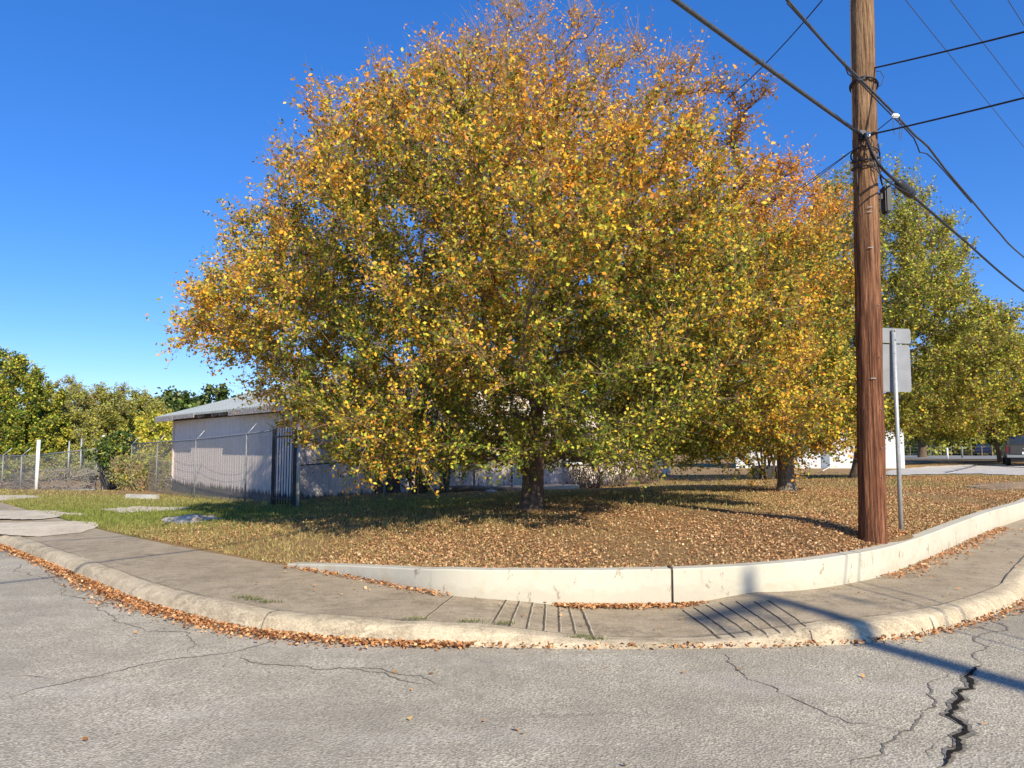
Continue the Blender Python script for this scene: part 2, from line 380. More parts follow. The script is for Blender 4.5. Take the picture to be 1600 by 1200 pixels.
xs = np.concatenate([-400 + (400 - 26) * np.linspace(0, 1, 30) ** .6, np.arange(-26, 18, .22), 18 + 380 * np.linspace(0, 1, 30)[1:] ** 1.7])
ss = np.concatenate([np.linspace(0, 12, 56), 12 + np.linspace(0, 1, 60)[1:] ** 2.2 * 900])
X, S = np.meshgrid(xs, ss, indexing='ij')
lc = np.where((X[:, :1] > WT[0, 0]), .07, -.02)
Y0 = np.interp(X, Wc[:, 0], Wc[:, 1])
Y0 = np.where(X < Wc[0, 0], Wc[0, 1] - (X - Wc[0, 0]), Y0); Y0 = np.where(X > Wc[-1, 0], Wc[-1, 1] + (X - Wc[-1, 0]), Y0)
Y = Y0 + lc + S; Z = TZ(X, Y)
rng = np.random.default_rng(3)
Z += rng.normal(0, .006, Z.shape) * (S > .3)
nx, ns = X.shape
idx = np.arange(nx * ns).reshape(nx, ns)
fc = np.stack([idx[:-1, :-1], idx[1:, :-1], idx[1:, 1:], idx[:-1, 1:]], -1).reshape(-1, 4)
gcol = np.repeat(green(X, Y).reshape(-1, 1), 3, 1)
tag(np_mesh('ground', np.stack([X, Y, Z], -1).reshape(-1, 3), fc, M['lawn'], None, gcol, True), kind='structure')

# road: from behind the camera up to the kerb foot
xr = np.concatenate([-400 + 340 * np.linspace(0, 1, 12), np.linspace(-60, 60, 360)[1:], 60 + 340 * np.linspace(0, 1, 12)[1:]])
ky = np.interp(xr, K[:, 0], K[:, 1]); ky = np.where(xr < K[0, 0], K[0, 1] - (xr - K[0, 0]), ky); ky = np.where(xr > K[-1, 0], K[-1, 1] + (xr - K[-1, 0]), ky)
v = np.concatenate([np.stack([xr, np.full_like(xr, -150), np.zeros_like(xr)], 1), np.stack([xr, ky + .06, np.zeros_like(xr)], 1)]); k_ = len(xr)
i_ = np.arange(k_ - 1)
tag(np_mesh('road', v, np.stack([i_, i_ + 1, i_ + 1 + k_, i_ + k_], 1), M['road']), kind='structure')

# kerb and sidewalk: ruled between the kerb foot and the sidewalk's back edge, by arc length
def resample(C, n_):
    s = np.concatenate([[0], np.cumsum(np.linalg.norm(np.diff(C[:, :2], axis=0), axis=1))]); t = np.linspace(0, s[-1], n_)
    return np.stack([np.interp(t, s, C[:, j]) for j in range(3)], 1)
KS = K[(K[:, 0] > -30) & (K[:, 0] < 26)]; KS = resample(KS, 700)
tg = np.gradient(KS[:, :2], axis=0); tg /= np.linalg.norm(tg, axis=1)[:, None]; nrm = np.stack([-tg[:, 1], tg[:, 0]], 1)
def hit_back(p, d):     # distance from p along d to curve Wc
    t = np.linspace(.3, 4, 400); q = p[None] + d[None] * t[:, None]; f_ = q[:, 1] - np.interp(q[:, 0], Wc[:, 0], Wc[:, 1])
    j = np.argmax(f_ > 0); return t[j] if f_[j] > 0 else 1.4
depth = np.array([hit_back(KS[i, :2], nrm[i]) for i in range(len(KS))])
ker = np.ones(25) / 25; dsm = np.convolve(np.pad(depth, 12, 'edge'), ker, 'valid')
prof = [(-.015, -.03), (.0, 0), (.03, .55), (.055, .82), (.09, .96), (.14, 1.0), (.21, 1.0)]
vs = []
for o_, h in prof:
    ii_ = np.arange(len(KS)); kr_ = np.random.default_rng(int(h * 100) + 7); hh = KS[:, 2] * h + (h > .5) * (.005 * np.sin(ii_ * .21) + .004 * np.sin(ii_ * .57 + h * 9) + kr_.normal(0, .0022, len(KS)) - .012 * (np.sin(ii_ * .113 + 2) > .985))
    vs.append(np.stack([KS[:, 0] + nrm[:, 0] * o_, KS[:, 1] + nrm[:, 1] * o_, hh], 1))
vs = np.concatenate(vs); nk = len(KS); fl = []
for j in range(len(prof) - 1):
    i_ = np.arange(nk - 1); fl.append(np.stack([i_ + j * nk, i_ + 1 + j * nk, i_ + 1 + (j + 1) * nk, i_ + (j + 1) * nk], 1))
tag(np_mesh('kerb', vs, np.concatenate(fl), M['kerb'], None, None, True), kind='structure')
vs = []; J = 7
for j in range(J):
    t = j / (J - 1); o_ = .205 + (dsm + .05 - .205) * t
    vs.append(np.stack([KS[:, 0] + nrm[:, 0] * o_, KS[:, 1] + nrm[:, 1] * o_, KS[:, 2] + .002 + .015 * t - (.012 if j == 0 else 0)], 1))
vs = np.concatenate(vs); fl = []
for j in range(J - 1):
    i_ = np.arange(nk - 1); fl.append(np.stack([i_ + j * nk, i_ + 1 + j * nk, i_ + 1 + (j + 1) * nk, i_ + (j + 1) * nk], 1))
# the kerb-side walk ends at the left where the apron slabs begin
tag(np_mesh('sidewalk', vs, np.concatenate(fl), M['sidewalk'], None, None, True), kind='structure')

# grooves of the ramp and control joints
def swpoint(px, py):
    z = swz(px)
    return Pz(px, py, z)
def ribbon(mb, pts, w, dz=0, jit=0, taper=False):
    pts = [Vector(p) for p in pts]; L = []; Rr = []
    for i, p in enumerate(pts):
        d = pts[min(i + 1, len(pts) - 1)] - pts[max(i - 1, 0)]; d.z = 0; d.normalize(); s = Vector((-d.y, d.x, 0))
        ww = w * (random.uniform(1 - jit, 1 + jit)); 
        if taper: ww *= math.sin(math.pi * (i + .6) / (len(pts) + .2)) ** .5
        o_ = random.uniform(-jit, jit) * w * .8
        L.append(p + s * (ww / 2 + o_) + Vector((0, 0, dz))); Rr.append(p - s * (ww / 2 - o_) + Vector((0, 0, dz)))
    n_ = len(pts); mb.add(L + Rr, [(i, i + 1, n_ + i + 1, n_ + i) for i in range(n_ - 1)])
def dens(P, step, wob):
    out = []
    for a, b_ in zip(P[:-1], P[1:]):
        a = Vector(a); b_ = Vector(b_); k = max(1, int((b_ - a).length / step))
        for i in range(k): out.append(a.lerp(b_, i / k) + Vector((random.gauss(0, wob), random.gauss(0, wob), 0)))
    out.append(Vector(P[-1])); return out
def on_walk(p):     # lift a point onto the sidewalk surface
    d2 = np.hypot(KS[:, 0] - p.x, KS[:, 1] - p.y); j = int(np.argmin(d2)); t = min(1, max(0, (d2[j] - .205) / max(.3, dsm[j] - .155)))
    return Vector((p.x, p.y, KS[j, 2] + .002 + .015 * t + .004))
from mathutils.bvhtree import BVHTree
SWO = [o for o in COL.objects if o.name.split('.')[0] in ('sidewalk', 'kerb')]
BV = [BVHTree.FromPolygons([v.co[:] for v in o.data.vertices], [p.vertices[:] for p in o.data.polygons]) for o in SWO]
def drop(p, e=.0025):
    h = [b.ray_cast(Vector((p.x, p.y, 2)), Vector((0, 0, -1)))[0] for b in BV]; h = [q.z for q in h if q]
    return Vector((p.x, p.y, (max(h) if h else p.z) + e))
def rib_drop(mb, pts, w, jit, taper=False):
    t = MB(); ribbon(t, pts, w, 0, jit, taper); mb.add([drop(Vector(v)) for v in t.v], t.f)
mb = MB(); mbl = MB()
for (a, b_, c_, d_), w in [((795, 936, 770, 974), .022), ((814, 938, 794, 981), .022), ((833, 942, 822, 984), .022), ((852, 944, 849, 986), .022), ((872, 948, 874, 988), .022), ((888, 950, 898, 991), .022), ((907, 953, 928, 1000), .026),
                       ((722, 924, 664, 965), .018), ((1066, 956, 1125, 997), .024), ((1084, 954, 1148, 995), .02), ((1103, 952, 1175, 992), .02), ((1125, 951, 1200, 991), .02), ((1150, 950, 1222, 989), .02), ((1178, 950, 1246, 986), .02), ((1200, 949, 1270, 984), .018)]:
    A_ = swpoint(a, b_); B_ = swpoint(c_, d_)
    rib_drop(mb, dens([A_, B_], .05, .0012), w * .7, .2)
    dd_ = (B_ - A_).normalized(); sh_ = Vector((-dd_.y, dd_.x, 0)) * w * .75; rib_drop(mbl, dens([A_ + sh_, B_ + sh_], .05, .001), w * .4, .3)  # lighter strip beside each groove paints in the sunlight on its raised lip
mb.build('path', simple('groove bottom', (.12, .095, .07), 1, 0)).__setitem__('kind', 'structure'); mbl.build('path', simple('painted sunlit groove lip', (.50, .43, .32), 1, 0, 0, .3, 20)).__setitem__('kind', 'structure')
# kerb joints and walk edge seam
mb = MB()
for j in (int(i * 52 + 33) for i in range(13)):
    if j >= nk: continue
    p = KS[j]; q = [Vector((p[0] + nrm[j, 0] * o_, p[1] + nrm[j, 1] * o_, p[2] * h + .005)) + Vector((-nrm[j, 0] * .004, -nrm[j, 1] * .004, 0)) for o_, h in prof[1:]]
    ribbon(mb, q, .012, 0, .4)
seam = [Vector((KS[i, 0] + nrm[i, 0] * .207, KS[i, 1] + nrm[i, 1] * .207, KS[i, 2] + .006)) for i in range(0, nk, 2)]
ribbon(mb, seam, .01, 0, .5)
o = mb.build('kerb', M['crackworn']); o['kind'] = 'structure'

# cracks in the road
def cline(px, z, step=.02, amp=.02, seed=1):
    P = [Pz(a, b_, z) for a, b_ in px]; rr_ = random.Random(seed)
    while max((b_ - a).length for a, b_ in zip(P[:-1], P[1:])) > step * 1.2:
        Q = [P[0]]
        for a, b_ in zip(P[:-1], P[1:]):
            d = b_ - a
            if d.length > step * 1.2: Q.append(a.lerp(b_, rr_.uniform(.35, .65)) + Vector((-d.y, d.x, 0)) * rr_.gauss(0, .095))
            Q.append(b_)
        P = Q
    return P, 0
def crib(mb, pts, w, seed, jit=.6):
    rr_ = random.Random(seed); K_ = [(rr_.uniform(.05, .6), rr_.uniform(0, 6.28)) for _ in range(5)]; L = []; Q = []; n_ = len(pts)
    for i, p in enumerate(pts):
        d = pts[min(i + 1, n_ - 1)] - pts[max(i - 1, 0)]; d.normalize(); s = Vector((-d.y, d.x, 0)); tp_ = min(1, (i + 1) / 12, (n_ - i) / 12)
        f_ = max(.12, 1 + jit * sum(math.sin(i * k + q) for k, q in K_) / 2.2 + rr_.uniform(-.25, .25)) * tp_
        g_ = max(.12, 1 + jit * sum(math.sin(i * k * 1.3 + q + 2) for k, q in K_) / 2.2 + rr_.uniform(-.25, .25)) * tp_
        L.append(p + s * w / 2 * f_); Q.append(p - s * w / 2 * g_)
    mb.add(L + Q, [(i, i + 1, n_ + i + 1, n_ + i) for i in range(n_ - 1)])
def crack(px, w, m, wob=.02, step=.06, name='road', z=.004):
    sd_ = px[0][0] + px[0][1]; mb = MB(); pts, _ = cline(px, z, .035, .03, sd_); crib(mb, pts, w, sd_); o = mb.build(name, m); o['kind'] = 'structure'; return o
big = [(1465, 1199), (1478, 1186), (1500, 1168), (1492, 1150), (1507, 1138), (1497, 1126), (1483, 1118), (1492, 1100), (1497, 1082), (1518, 1062), (1535, 1040)]
c1 = crack(big, .07, M['crackworn'])
crack(big, .026, M['crack'], z=.008)
for i, (px, w) in enumerate([([(1535, 1040), (1545, 1010), (1570, 985), (1600, 955)], .012), ([(0, 1094), (60, 1075), (130, 1060), (200, 1043), (290, 1027), (380, 1015), (460, 990)], .010),
               ([(380, 1020), (400, 1035), (480, 1040), (600, 1050), (690, 1068)], .011), ([(1110, 1016), (1150, 1045), (1250, 1095), (1330, 1130), (1430, 1142)], .008),
               ([(100, 905), (180, 925), (240, 950), (330, 968), (420, 998)], .010), ([(1330, 1199), (1400, 1150), (1440, 1120), (1455, 1080), (1490, 1050)], .012), ([(0, 1060), (40, 1055), (90, 1060)], .01),
               ([(30, 880), (60, 900), (100, 930), (200, 975), (300, 1020)], .008), ([(1455, 1155), (1460, 1190)], .012), ([(540, 1043), (600, 1046), (660, 1056), (690, 1070)], .013)]):
    crack(px, w, M['crackworn'] if i not in (7,) else M['crackworn'], .02, .06)

# ------------------------------------------------------------------ retaining wall, two sections split by a joint
WW = Wc.copy()
def wall_section(x0, x1, label):
    xsn = np.linspace(x0, x1, int((x1 - x0) / .1))
    pts = np.array([(x, lineY(WW, x)) for x in xsn]); t_ = np.gradient(pts, axis=0); t_ /= np.linalg.norm(t_, axis=1)[:, None]; nn = np.stack([-t_[:, 1], t_[:, 0]], 1)
    top = np.interp(pts[:, 0], WT[:, 0], WT[:, 2]); bot = np.interp(pts[:, 0], Wc[:, 0], Wc[:, 2]) - .06
    ring = [(0, 0), (0, 1), (.012, 2), (.15, 2), (.162, 1), (.162, 0)]
    vs = []
    for i in range(len(pts)):
        for o_, lv in ring:
            z = bot[i] if lv == 0 else top[i] - (.012 if lv == 1 else 0)
            vs.append((pts[i, 0] + nn[i, 0] * o_, pts[i, 1] + nn[i, 1] * o_, z))
    k = len(ring); mb = MB()
    for j in range(k):
        j2 = (j + 1) % k; a_ = [vs[i * k + j] for i in range(len(pts))]; b_ = [vs[i * k + j2] for i in range(len(pts))]; m_ = len(pts)
        mb.add(a_ + b_, [(i + 1, m_ + i + 1, m_ + i, i) for i in range(m_ - 1)], True)
    mb.add(vs[:k], [tuple(range(k))]); mb.add(vs[-k:], [tuple(range(k))[::-1]]); o = mb.build('retaining_wall', M['cream']); tag(o, label, 'wall'); return o
xj = Pz(1051, 946, .06).x
wall_section(WT[0, 0], xj - .012, 'low cream painted retaining wall, tapering to nothing at its left end beside the sidewalk')
wall_section(xj + .012, 24, 'low cream painted retaining wall curving uphill to the right in front of the utility pole')
mb = MB(); y_ = float(lineY(WW, xj)); zt = float(np.interp(xj, WT[:, 0], WT[:, 2])); mb.box((xj, y_ + .085, (zt + .02) / 2), (.03, .13, zt - .0)); tag(mb.build('joint_filler', M['darkwood']), 'dark filler strip in the vertical joint between the two cream walls', 'joint')

# ------------------------------------------------------------------ slabs, gravel, bare soil
PATCH = []
def patch(name, px, m, dz=.012, wob=.06, z0=None, label=None):
    P = []
    for a, b_ in px:
        z = .1
        for _ in range(25):
            q = Pz(a, b_, min(z, 1.3)); z = z + .5 * (tz(q.x, q.y) - z)
        P.append(Vector((q.x, q.y, 0)))
    PATCH.append(np.array([(p.x, p.y) for p in P]))
    P = dens(P + [P[0]], max(.12, (P[0] - P[len(P) // 2]).length / 60), wob)[:-1]
    bm = bmesh.new(); vv = [bm.verts.new(p) for p in P]; bm.faces.new(vv)
    bmesh.ops.triangulate(bm, faces=bm.faces)
    for _ in range(3): bmesh.ops.subdivide_edges(bm, edges=[e for e in bm.edges if e.calc_length() > .5], cuts=1, use_grid_fill=False); bmesh.ops.triangulate(bm, faces=[f for f in bm.faces if len(f.verts) > 3])
    co = np.array([v.co[:] for v in bm.verts]); zz = TZ(co[:, 0], co[:, 1])
    for v, z in zip(bm.verts, zz): v.co.z = z + dz
    bmesh.ops.recalc_face_normals(bm, faces=bm.faces)
    me = bpy.data.meshes.new(name); bm.to_mesh(me); bm.free()
    for p in me.polygons: p.use_smooth = True
    o = link(name, me, m)
    if me.polygons[0].normal.z < 0: me.flip_normals()
    o['kind'] = 'structure'; return o
patch('path', [(-200, 822), (0, 818), (120, 815), (150, 817), (156, 823), (128, 833), (60, 840), (0, 836), (-60, 826)], M['slab'], .014, .012)
patch('path', [(-100, 812), (0, 812), (60, 813), (100, 808), (145, 806), (105, 802), (85, 799), (-100, 800)], M['slab'], .022, .05)
patch('path', [(148, 797), (215, 792), (300, 794), (285, 798), (190, 803)], M['slab'], .018, .06)
patch('path', [(-40, 774), (50, 775), (72, 778), (0, 784), (-60, 785)], M['slab'], .02, .05)
patch('path', [(268, 815), (290, 809), (330, 806), (345, 812), (310, 818), (275, 821)], M['slab'], .02, .04)
patch('path', [(1380, 737), (1440, 730), (1500, 727), (1700, 724), (1800, 745), (1600, 744), (1540, 741), (1480, 741), (1380, 743)], M['gravel'], .03, .2)
patch('path', [(1500, 764), (1530, 757), (1600, 754), (1650, 756), (1650, 765), (1560, 767)], simple('bare sandy soil', (.33, .24, .16), .95, .1, 0, .3, 2), .02, .12)
patch('road', [(1100, 718.5), (1250, 718), (1420, 717.5), (1500, 718), (1800, 719), (1800, 711), (1400, 711), (1100, 711.5)], M['farroad'], .05, .1)
patch('path', [(1385, 728), (1500, 722), (1600, 722), (1600, 719.5), (1500, 720.5), (1385, 722)], simple('dry verge', (.20, .16, .10), .95, .1, 0, .4, 1), .04, .2)

# ------------------------------------------------------------------ foliage tools
def nz3(p, s, seed=0):
    r = np.random.default_rng(seed + 100); o_ = 0
    for k in range(7):
        w = r.normal(size=3) * s; o_ = o_ + np.sin(p @ w + r.uniform(0, 6.28))
    return o_ / 2.65
def leaves_mesh(name, P, size, cols, m, parent=None, flat=0., rngs=None, elong=1.5):
    """P (n,3), size (n,), cols (n,3): one folded leaf each"""
    r = rngs or np.random.default_rng(5); n_ = len(P)
    d = r.normal(size=(n_, 3)); d[:, 2] *= (1 - flat); d /= np.linalg.norm(d, axis=1)[:, None]
    u = r.normal(size=(n_, 3)) * (1 - flat * .75); u[:, 2] += 1.6 * flat + .35
    s = np.cross(d, u); s /= np.linalg.norm(s, axis=1)[:, None] + 1e-9; w = np.cross(s, d)
    sz = size[:, None]
    a = P - d * sz * elong / 2; c_ = P + d * sz * elong / 2
    b_ = P + s * sz * .5 + w * sz * .14; e = P - s * sz * .5 + w * sz * .14
    V = np.stack([a, b_, c_, e], 1).reshape(-1, 3); Fc = np.arange(n_ * 4).reshape(-1, 4)
    return np_mesh(name, V, Fc, m, parent, np.repeat(cols, 4, 0))
def twig_mesh(name, A, D, L, r0, m, parent, rngs):
    """bent 2-segment three-sided twigs"""
    n_ = len(A); bend = rngs.normal(size=(n_, 3)) * .18; bend[:, 2] += .12
    p0 = A; p1 = A + D * L[:, None] * .5; D2 = D + bend; D2 /= np.linalg.norm(D2, axis=1)[:, None]; p2 = p1 + D2 * L[:, None] * .5
    u = np.cross(D, rngs.normal(size=(n_, 3))); u /= np.linalg.norm(u, axis=1)[:, None] + 1e-9; w = np.cross(D, u)
    V = []
    for p, rr in ((p0, r0), (p1, r0 * .65), (p2, r0 * .25)):
        for k in range(3):
            a = 2.0944 * k; V.append(p + (u * math.cos(a) + w * math.sin(a)) * rr)
    V = np.stack(V, 1); Fc = []
    for j in range(2):
        for k in range(3): Fc.append([j * 3 + k, j * 3 + (k + 1) % 3, j * 3 + 3 + (k + 1) % 3, j * 3 + 3 + k])
    Fc = np.array(Fc)[None] + (np.arange(n_) * 9)[:, None, None]
    np_mesh(name, V.reshape(-1, 3), Fc.reshape(-1, 4), m, parent); return p1, D2, p2
def colonize(base, th, attr, step, di, dk, rg, iters=200, lean=(0, 0)):
    pos = []; par = []
    k = max(2, int(th / step))
    for i in range(k + 1):
        t = i / k; pos.append(np.array([base[0] + lean[0] * t, base[1] + lean[1] * t, base[2] + th * t])); par.append(i - 1)
    pos = np.array(pos); par = list(par)
    near = np.full(len(attr), -1); nd = np.full(len(attr), 1e9); al = np.ones(len(attr), bool)
    new = np.arange(len(pos))
    # only the trunk's upper part may branch
    lo = int(k * .55); new = new[lo:]
    for it in range(iters):
        ai = np.where(al)[0]
        if len(ai) == 0: break
        q = pos[new]
        for c0 in range(0, len(q), 400):
            dd = np.linalg.norm(attr[ai][:, None] - q[None, c0:c0 + 400], axis=2); j = dd.argmin(1); mv = dd[np.arange(len(ai)), j]
            up = mv < nd[ai]; nd[ai[up]] = mv[up]; near[ai[up]] = new[c0 + j[up]]
        al &= nd > dk; ai = np.where(al)[0]
        lim = di if it > 6 else 1e9
        act = ai[nd[ai] < lim]
        if len(act) == 0:
            lim = nd[ai].min() * 1.3 if len(ai) else 0; act = ai[nd[ai] < lim]
            if len(act) == 0: break
        dv = attr[act] - pos[near[act]]; dv /= np.linalg.norm(dv, axis=1)[:, None]
        un, inv = np.unique(near[act], return_inverse=True); sm = np.zeros((len(un), 3)); np.add.at(sm, inv, dv)
        sm += rg.normal(size=sm.shape) * .25 * np.linalg.norm(sm, axis=1)[:, None]
        sm /= np.linalg.norm(sm, axis=1)[:, None] + 1e-9
        np_ = pos[un] + sm * step
        s0 = len(pos); pos = np.concatenate([pos, np_]); par += list(un); new = np.arange(s0, len(pos))
    return pos, np.array(par)
def branch_mesh(name, pos, par, r_tip, r_trunk, m, parent, expo=2.3, flare=1.35, rmin=0.0):
    n_ = len(pos); r = np.zeros(n_); kids = [[] for _ in range(n_)]
    for i in range(1, n_): kids[par[i]].append(i)
    acc = np.zeros(n_)
    for i in range(n_ - 1, -1, -1):
        if not kids[i]: acc[i] = r_tip ** expo
        if par[i] >= 0: acc[par[i]] += acc[i]
    r = acc ** (1 / expo); sc = r_trunk / r[0]
    r = np.where(r > r_tip * 2, r * (1 + (sc - 1) * np.clip((r - r_tip * 2) / (r[0] - r_tip * 2), 0, 1)), r)
    mb = MB()
    starts = [(0, None)]
    while starts:
        s, p0 = starts.pop(); ch = [s] if p0 is None else [p0, s]; i = s
        while kids[i]:
            ks = sorted(kids[i], key=lambda q: -r[q]); starts += [(q, i) for q in ks[1:]]; i = ks[0]; ch.append(i)
        rr = [r[q] for q in ch]
        if p0 is not None: rr[0] = min(r[p0], rr[1] * 1.15)
        else:
            rr[0] *= flare; rr[1] *= (1 + (flare - 1) * .3)
        if max(rr) < rmin: continue
        mx = max(rr); mb.tube([pos[q] for q in ch], rr, 12 if mx > .08 else (6 if mx > .03 else 4), False)
    o = mb.build(name, m, parent)
    return o, r, kids
PAL = {
 'orange': (.84, .37, .04), 'gold': (.83, .49, .05), 'yellow': (.74, .58, .08), 'brown': (.44, .26, .11), 'olive': (.47, .42, .055), 'green': (.12, .18, .028), 'lime': (.52, .54, .08), 'pale': (.45, .42, .14),
 'dkgreen': (.06, .10, .035), 'greygreen': (.34, .37, .14), 'rust': (.62, .29, .08), 'moss': (.27, .28, .05)}
def pick(weights, rg):
    """weights: dict name -> (n,) array"""
    names = list(weights); Wt = np.stack([np.clip(weights[k], .0001, None) for k in names], 1); Wt /= Wt.sum(1)[:, None]
    c_ = np.cumsum(Wt, 1); j = (rg.random(len(Wt))[:, None] > c_).sum(1).clip(0, len(names) - 1)
    col = np.array([PAL[k] for k in names])[j] * rg.uniform(.7, 1.25, (len(Wt), 1)) * rg.uniform(.92, 1.08, (len(Wt), 3)); return col
def sample_env(env, n_, rg, z0, z1, rmax, center, clump=.0, seed=0, s=.8, shell=.5):
    """env(z, ang)->radius; returns points inside, biased outward"""
    out = []; tot = 0
    while tot < n_:
        p = np.stack([rg.uniform(-rmax, rmax, 40000), rg.uniform(-rmax, rmax, 40000), rg.uniform(z0, z1, 40000)], 1)
        rr = np.hypot(p[:, 0], p[:, 1]); er = env(p[:, 2], np.arctan2(p[:, 1], p[:, 0])); q = rr / np.maximum(er, .01)
        k = (q < 1) & (rg.random(len(p)) < (1 - shell) + shell * q) & (nz3(p * np.array([1, 1, 1.8]), s, seed) > clump)
        out.append(p[k]); tot += k.sum()
    p = np.concatenate(out)[:n_]; p[:, 0] += center[0]; p[:, 1] += center[1]; return p

def big_tree(name, label, group, base, env, z0, z1, rmax, cx, cy, trunk_h, trunk_r, n_attr, step, n_twig, twig_len, n_leaf, leaf, colorf, seed, clump=-.4, ns=.8, leafprob=None, lean=(0, 0), barkm='bark', tipr=.006, twr=.004, droop=0., cat='tree', spread=1.0, bare=0):
    rg = np.random.default_rng(seed)
    root = empty(name, base, label, cat, group)
    at = sample_env(env, n_attr, rg, z0, z1, rmax, (cx, cy), clump, seed, ns)
    ex = sample_env(env, n_attr // 9, rg, z0 + .2, z0 + (z1 - z0) * .35, rmax, (cx, cy), -9, seed, ns, 0); at = np.concatenate([at, ex])
    pos, par = colonize(np.array(base) - np.array([0, 0, .05]), trunk_h, at, step, step * 9, step * 1.7, rg, 160, lean)
    # soften kinks
    trunk, r, kids = branch_mesh('trunk', pos, par, tipr, trunk_r, M[barkm], root)
    fine = np.where(r < max(.022, tipr * 2.4))[0]; fine = fine[fine > 5]
    wts = rg.random(len(fine)); w_ = np.array([1.6 if not kids[i] else 1 for i in fine]); w_ = w_ / w_.sum()
    src = rg.choice(fine, n_twig, p=w_)
    D = pos[src] - pos[par[src]]; D /= np.linalg.norm(D, axis=1)[:, None] + 1e-9
    D = D * .7 + rg.normal(size=D.shape) * .5 * spread; D[:, 2] += .22 - droop + .45 * np.clip((pos[src][:, 2] - base[2]) / (z1 - base[2]) - .45, 0, 1); D /= np.linalg.norm(D, axis=1)[:, None]
    A = pos[src] + (pos[par[src]] - pos[src]) * rg.random((n_twig, 1)); L = twig_len * rg.uniform(.45, 1.35, n_twig) * (1 + .9 * np.clip((pos[src][:, 2] - base[2]) / (z1 - base[2]) - .5, 0, 1))
    p1, D2, p2 = twig_mesh('twigs', A, D, L, twr, M['twig'], root, rg)
    if bare:
        top_ = np.where((r < .02) & (pos[:, 2] > z0 + (z1 - z0) * .42) & (np.hypot(pos[:, 0] - cx, pos[:, 1] - cy) > 1.2 - .3 * (pos[:, 2] - z0)))[0]; top_ = top_[top_ > 5]; sb = rg.choice(top_, bare)
        Db = pos[sb] - pos[par[sb]]; Db /= np.linalg.norm(Db, axis=1)[:, None] + 1e-9; out_ = pos[sb] - np.array([cx, cy, z0 + (z1 - z0) * .3]); out_ /= np.linalg.norm(out_, axis=1)[:, None]
        Db = Db * .4 + out_ * .7 + rg.normal(size=Db.shape) * .28; Db[:, 2] += .3; Db /= np.linalg.norm(Db, axis=1)[:, None]
        twig_mesh('bare_twigs', pos[sb], Db, rg.uniform(.15, .5, bare), twr * .9, M['twig'], root, rg)
    # leaves along twigs
    k = rg.integers(0, n_twig, n_leaf); t = np.clip((np.floor(rg.random(n_leaf) ** .8 * 5) + .6) / 5 + rg.normal(0, .03, n_leaf), 0, 1)
    P = np.where((t < .5)[:, None], A[k] + (p1[k] - A[k]) * (t * 2)[:, None], p1[k] + (p2[k] - p1[k]) * (t * 2 - 1)[:, None])
    P = P + rg.normal(size=P.shape) * leaf * .85
    if leafprob is not None:
        kp = rg.random(n_leaf) < leafprob(P, k); P = P[kp]; k = k[kp]
    hue = nz3(A[k], .9, seed + 3) * .55 + nz3(A[k], 2.6, seed + 4) * .5 + rg.normal(size=n_twig)[k] * .35
    cols = colorf(P, hue, rg)
    leaves_mesh('crown', P, leaf * rg.uniform(.65, 1.3, len(P)), cols, M['leaf'], root, .15, rg)
    print(name, 'nodes', len(pos), 'leaves', len(P)); return root

# ---- tree 1, the big autumn elm
T1 = TREE1
zz1 = np.array([1.0, 1.3, 2.0, 3.0, 4.0, 4.8, 5.7, 6.5, 7.2, 8.0, 8.8, 9.6, 10.3]); rr1 = np.array([2.9, 4.0, 4.6, 5.1, 5.3, 5.15, 4.5, 3.65, 2.75, 1.85, 1.15, .65, .3])
def env1(z, a):
    r = np.interp(z, zz1, rr1) * (1 + .09 * np.sin(a * 3 + z * 1.3) + .07 * np.sin(a * 7 - z * 2.1 + 1) + .05 * np.sin(a * 13 + z * 4))
    fr = np.clip(-np.sin(a), 0, 1)         # the street side is a bit shallower
    return r * (1 - .06 * fr) * (1 - .2 * np.exp(-((a + .67) / .4) ** 2) * (z < 6.5)) * (1 - .15 * np.clip(-np.cos(a), 0, 1) * (z < 2.9)) * (1 + .33 * np.clip(np.cos(a - .6), 0, 1) * np.clip((z - 5) / 2, 0, 1) * (z < 8.2))
def col1(P, hue, rg):
    d = np.hypot(P[:, 0] - T1.x, P[:, 1] - T1.y) / np.interp(P[:, 2], zz1, rr1); zn = np.clip((P[:, 2] - 1.2) / 7.6, 0, 1)
    lft = np.clip((T1.x - P[:, 0]) / 5, -1, 1)
    o_ = np.clip(1.15 * zn + .5 * (d - .62) + .40 * hue + .14 * np.abs(lft) - .08, 0, 1)
    m_ = 4 * o_ * (1 - o_); return pick({'orange': o_ ** 2.3 * 2.2, 'gold': .10 + o_ * .5 + m_ * .5, 'yellow': .12 + m_ * .45, 'rust': o_ ** 2 * 1.1, 'brown': .06 + .28 * o_, 'olive': (1 - o_) ** 1.6 * 1.5, 'green': (1 - o_) ** 2.4 * 2.2, 'lime': (1 - o_) ** 1.5 * .5}, rg)
def lp1(P, k): return np.clip(1.05 - .88 * np.clip((P[:, 2] - 4.9) / 3.4, 0, 1), 0, 1)
big_tree('elm_tree', 'large orange and gold autumn tree, the biggest, spreading over the corner lawn', 'trees on the corner lot', tuple(T1), env1, 1.15, 10.3, 5.8, T1.x, T1.y + .3, 1.3, .18,
         5800, .2, 40000, .46, 560000, .0345, col1, 11, -.7, .85, lp1, (.05, .1), 'bark', .006, .0038, bare=7000)
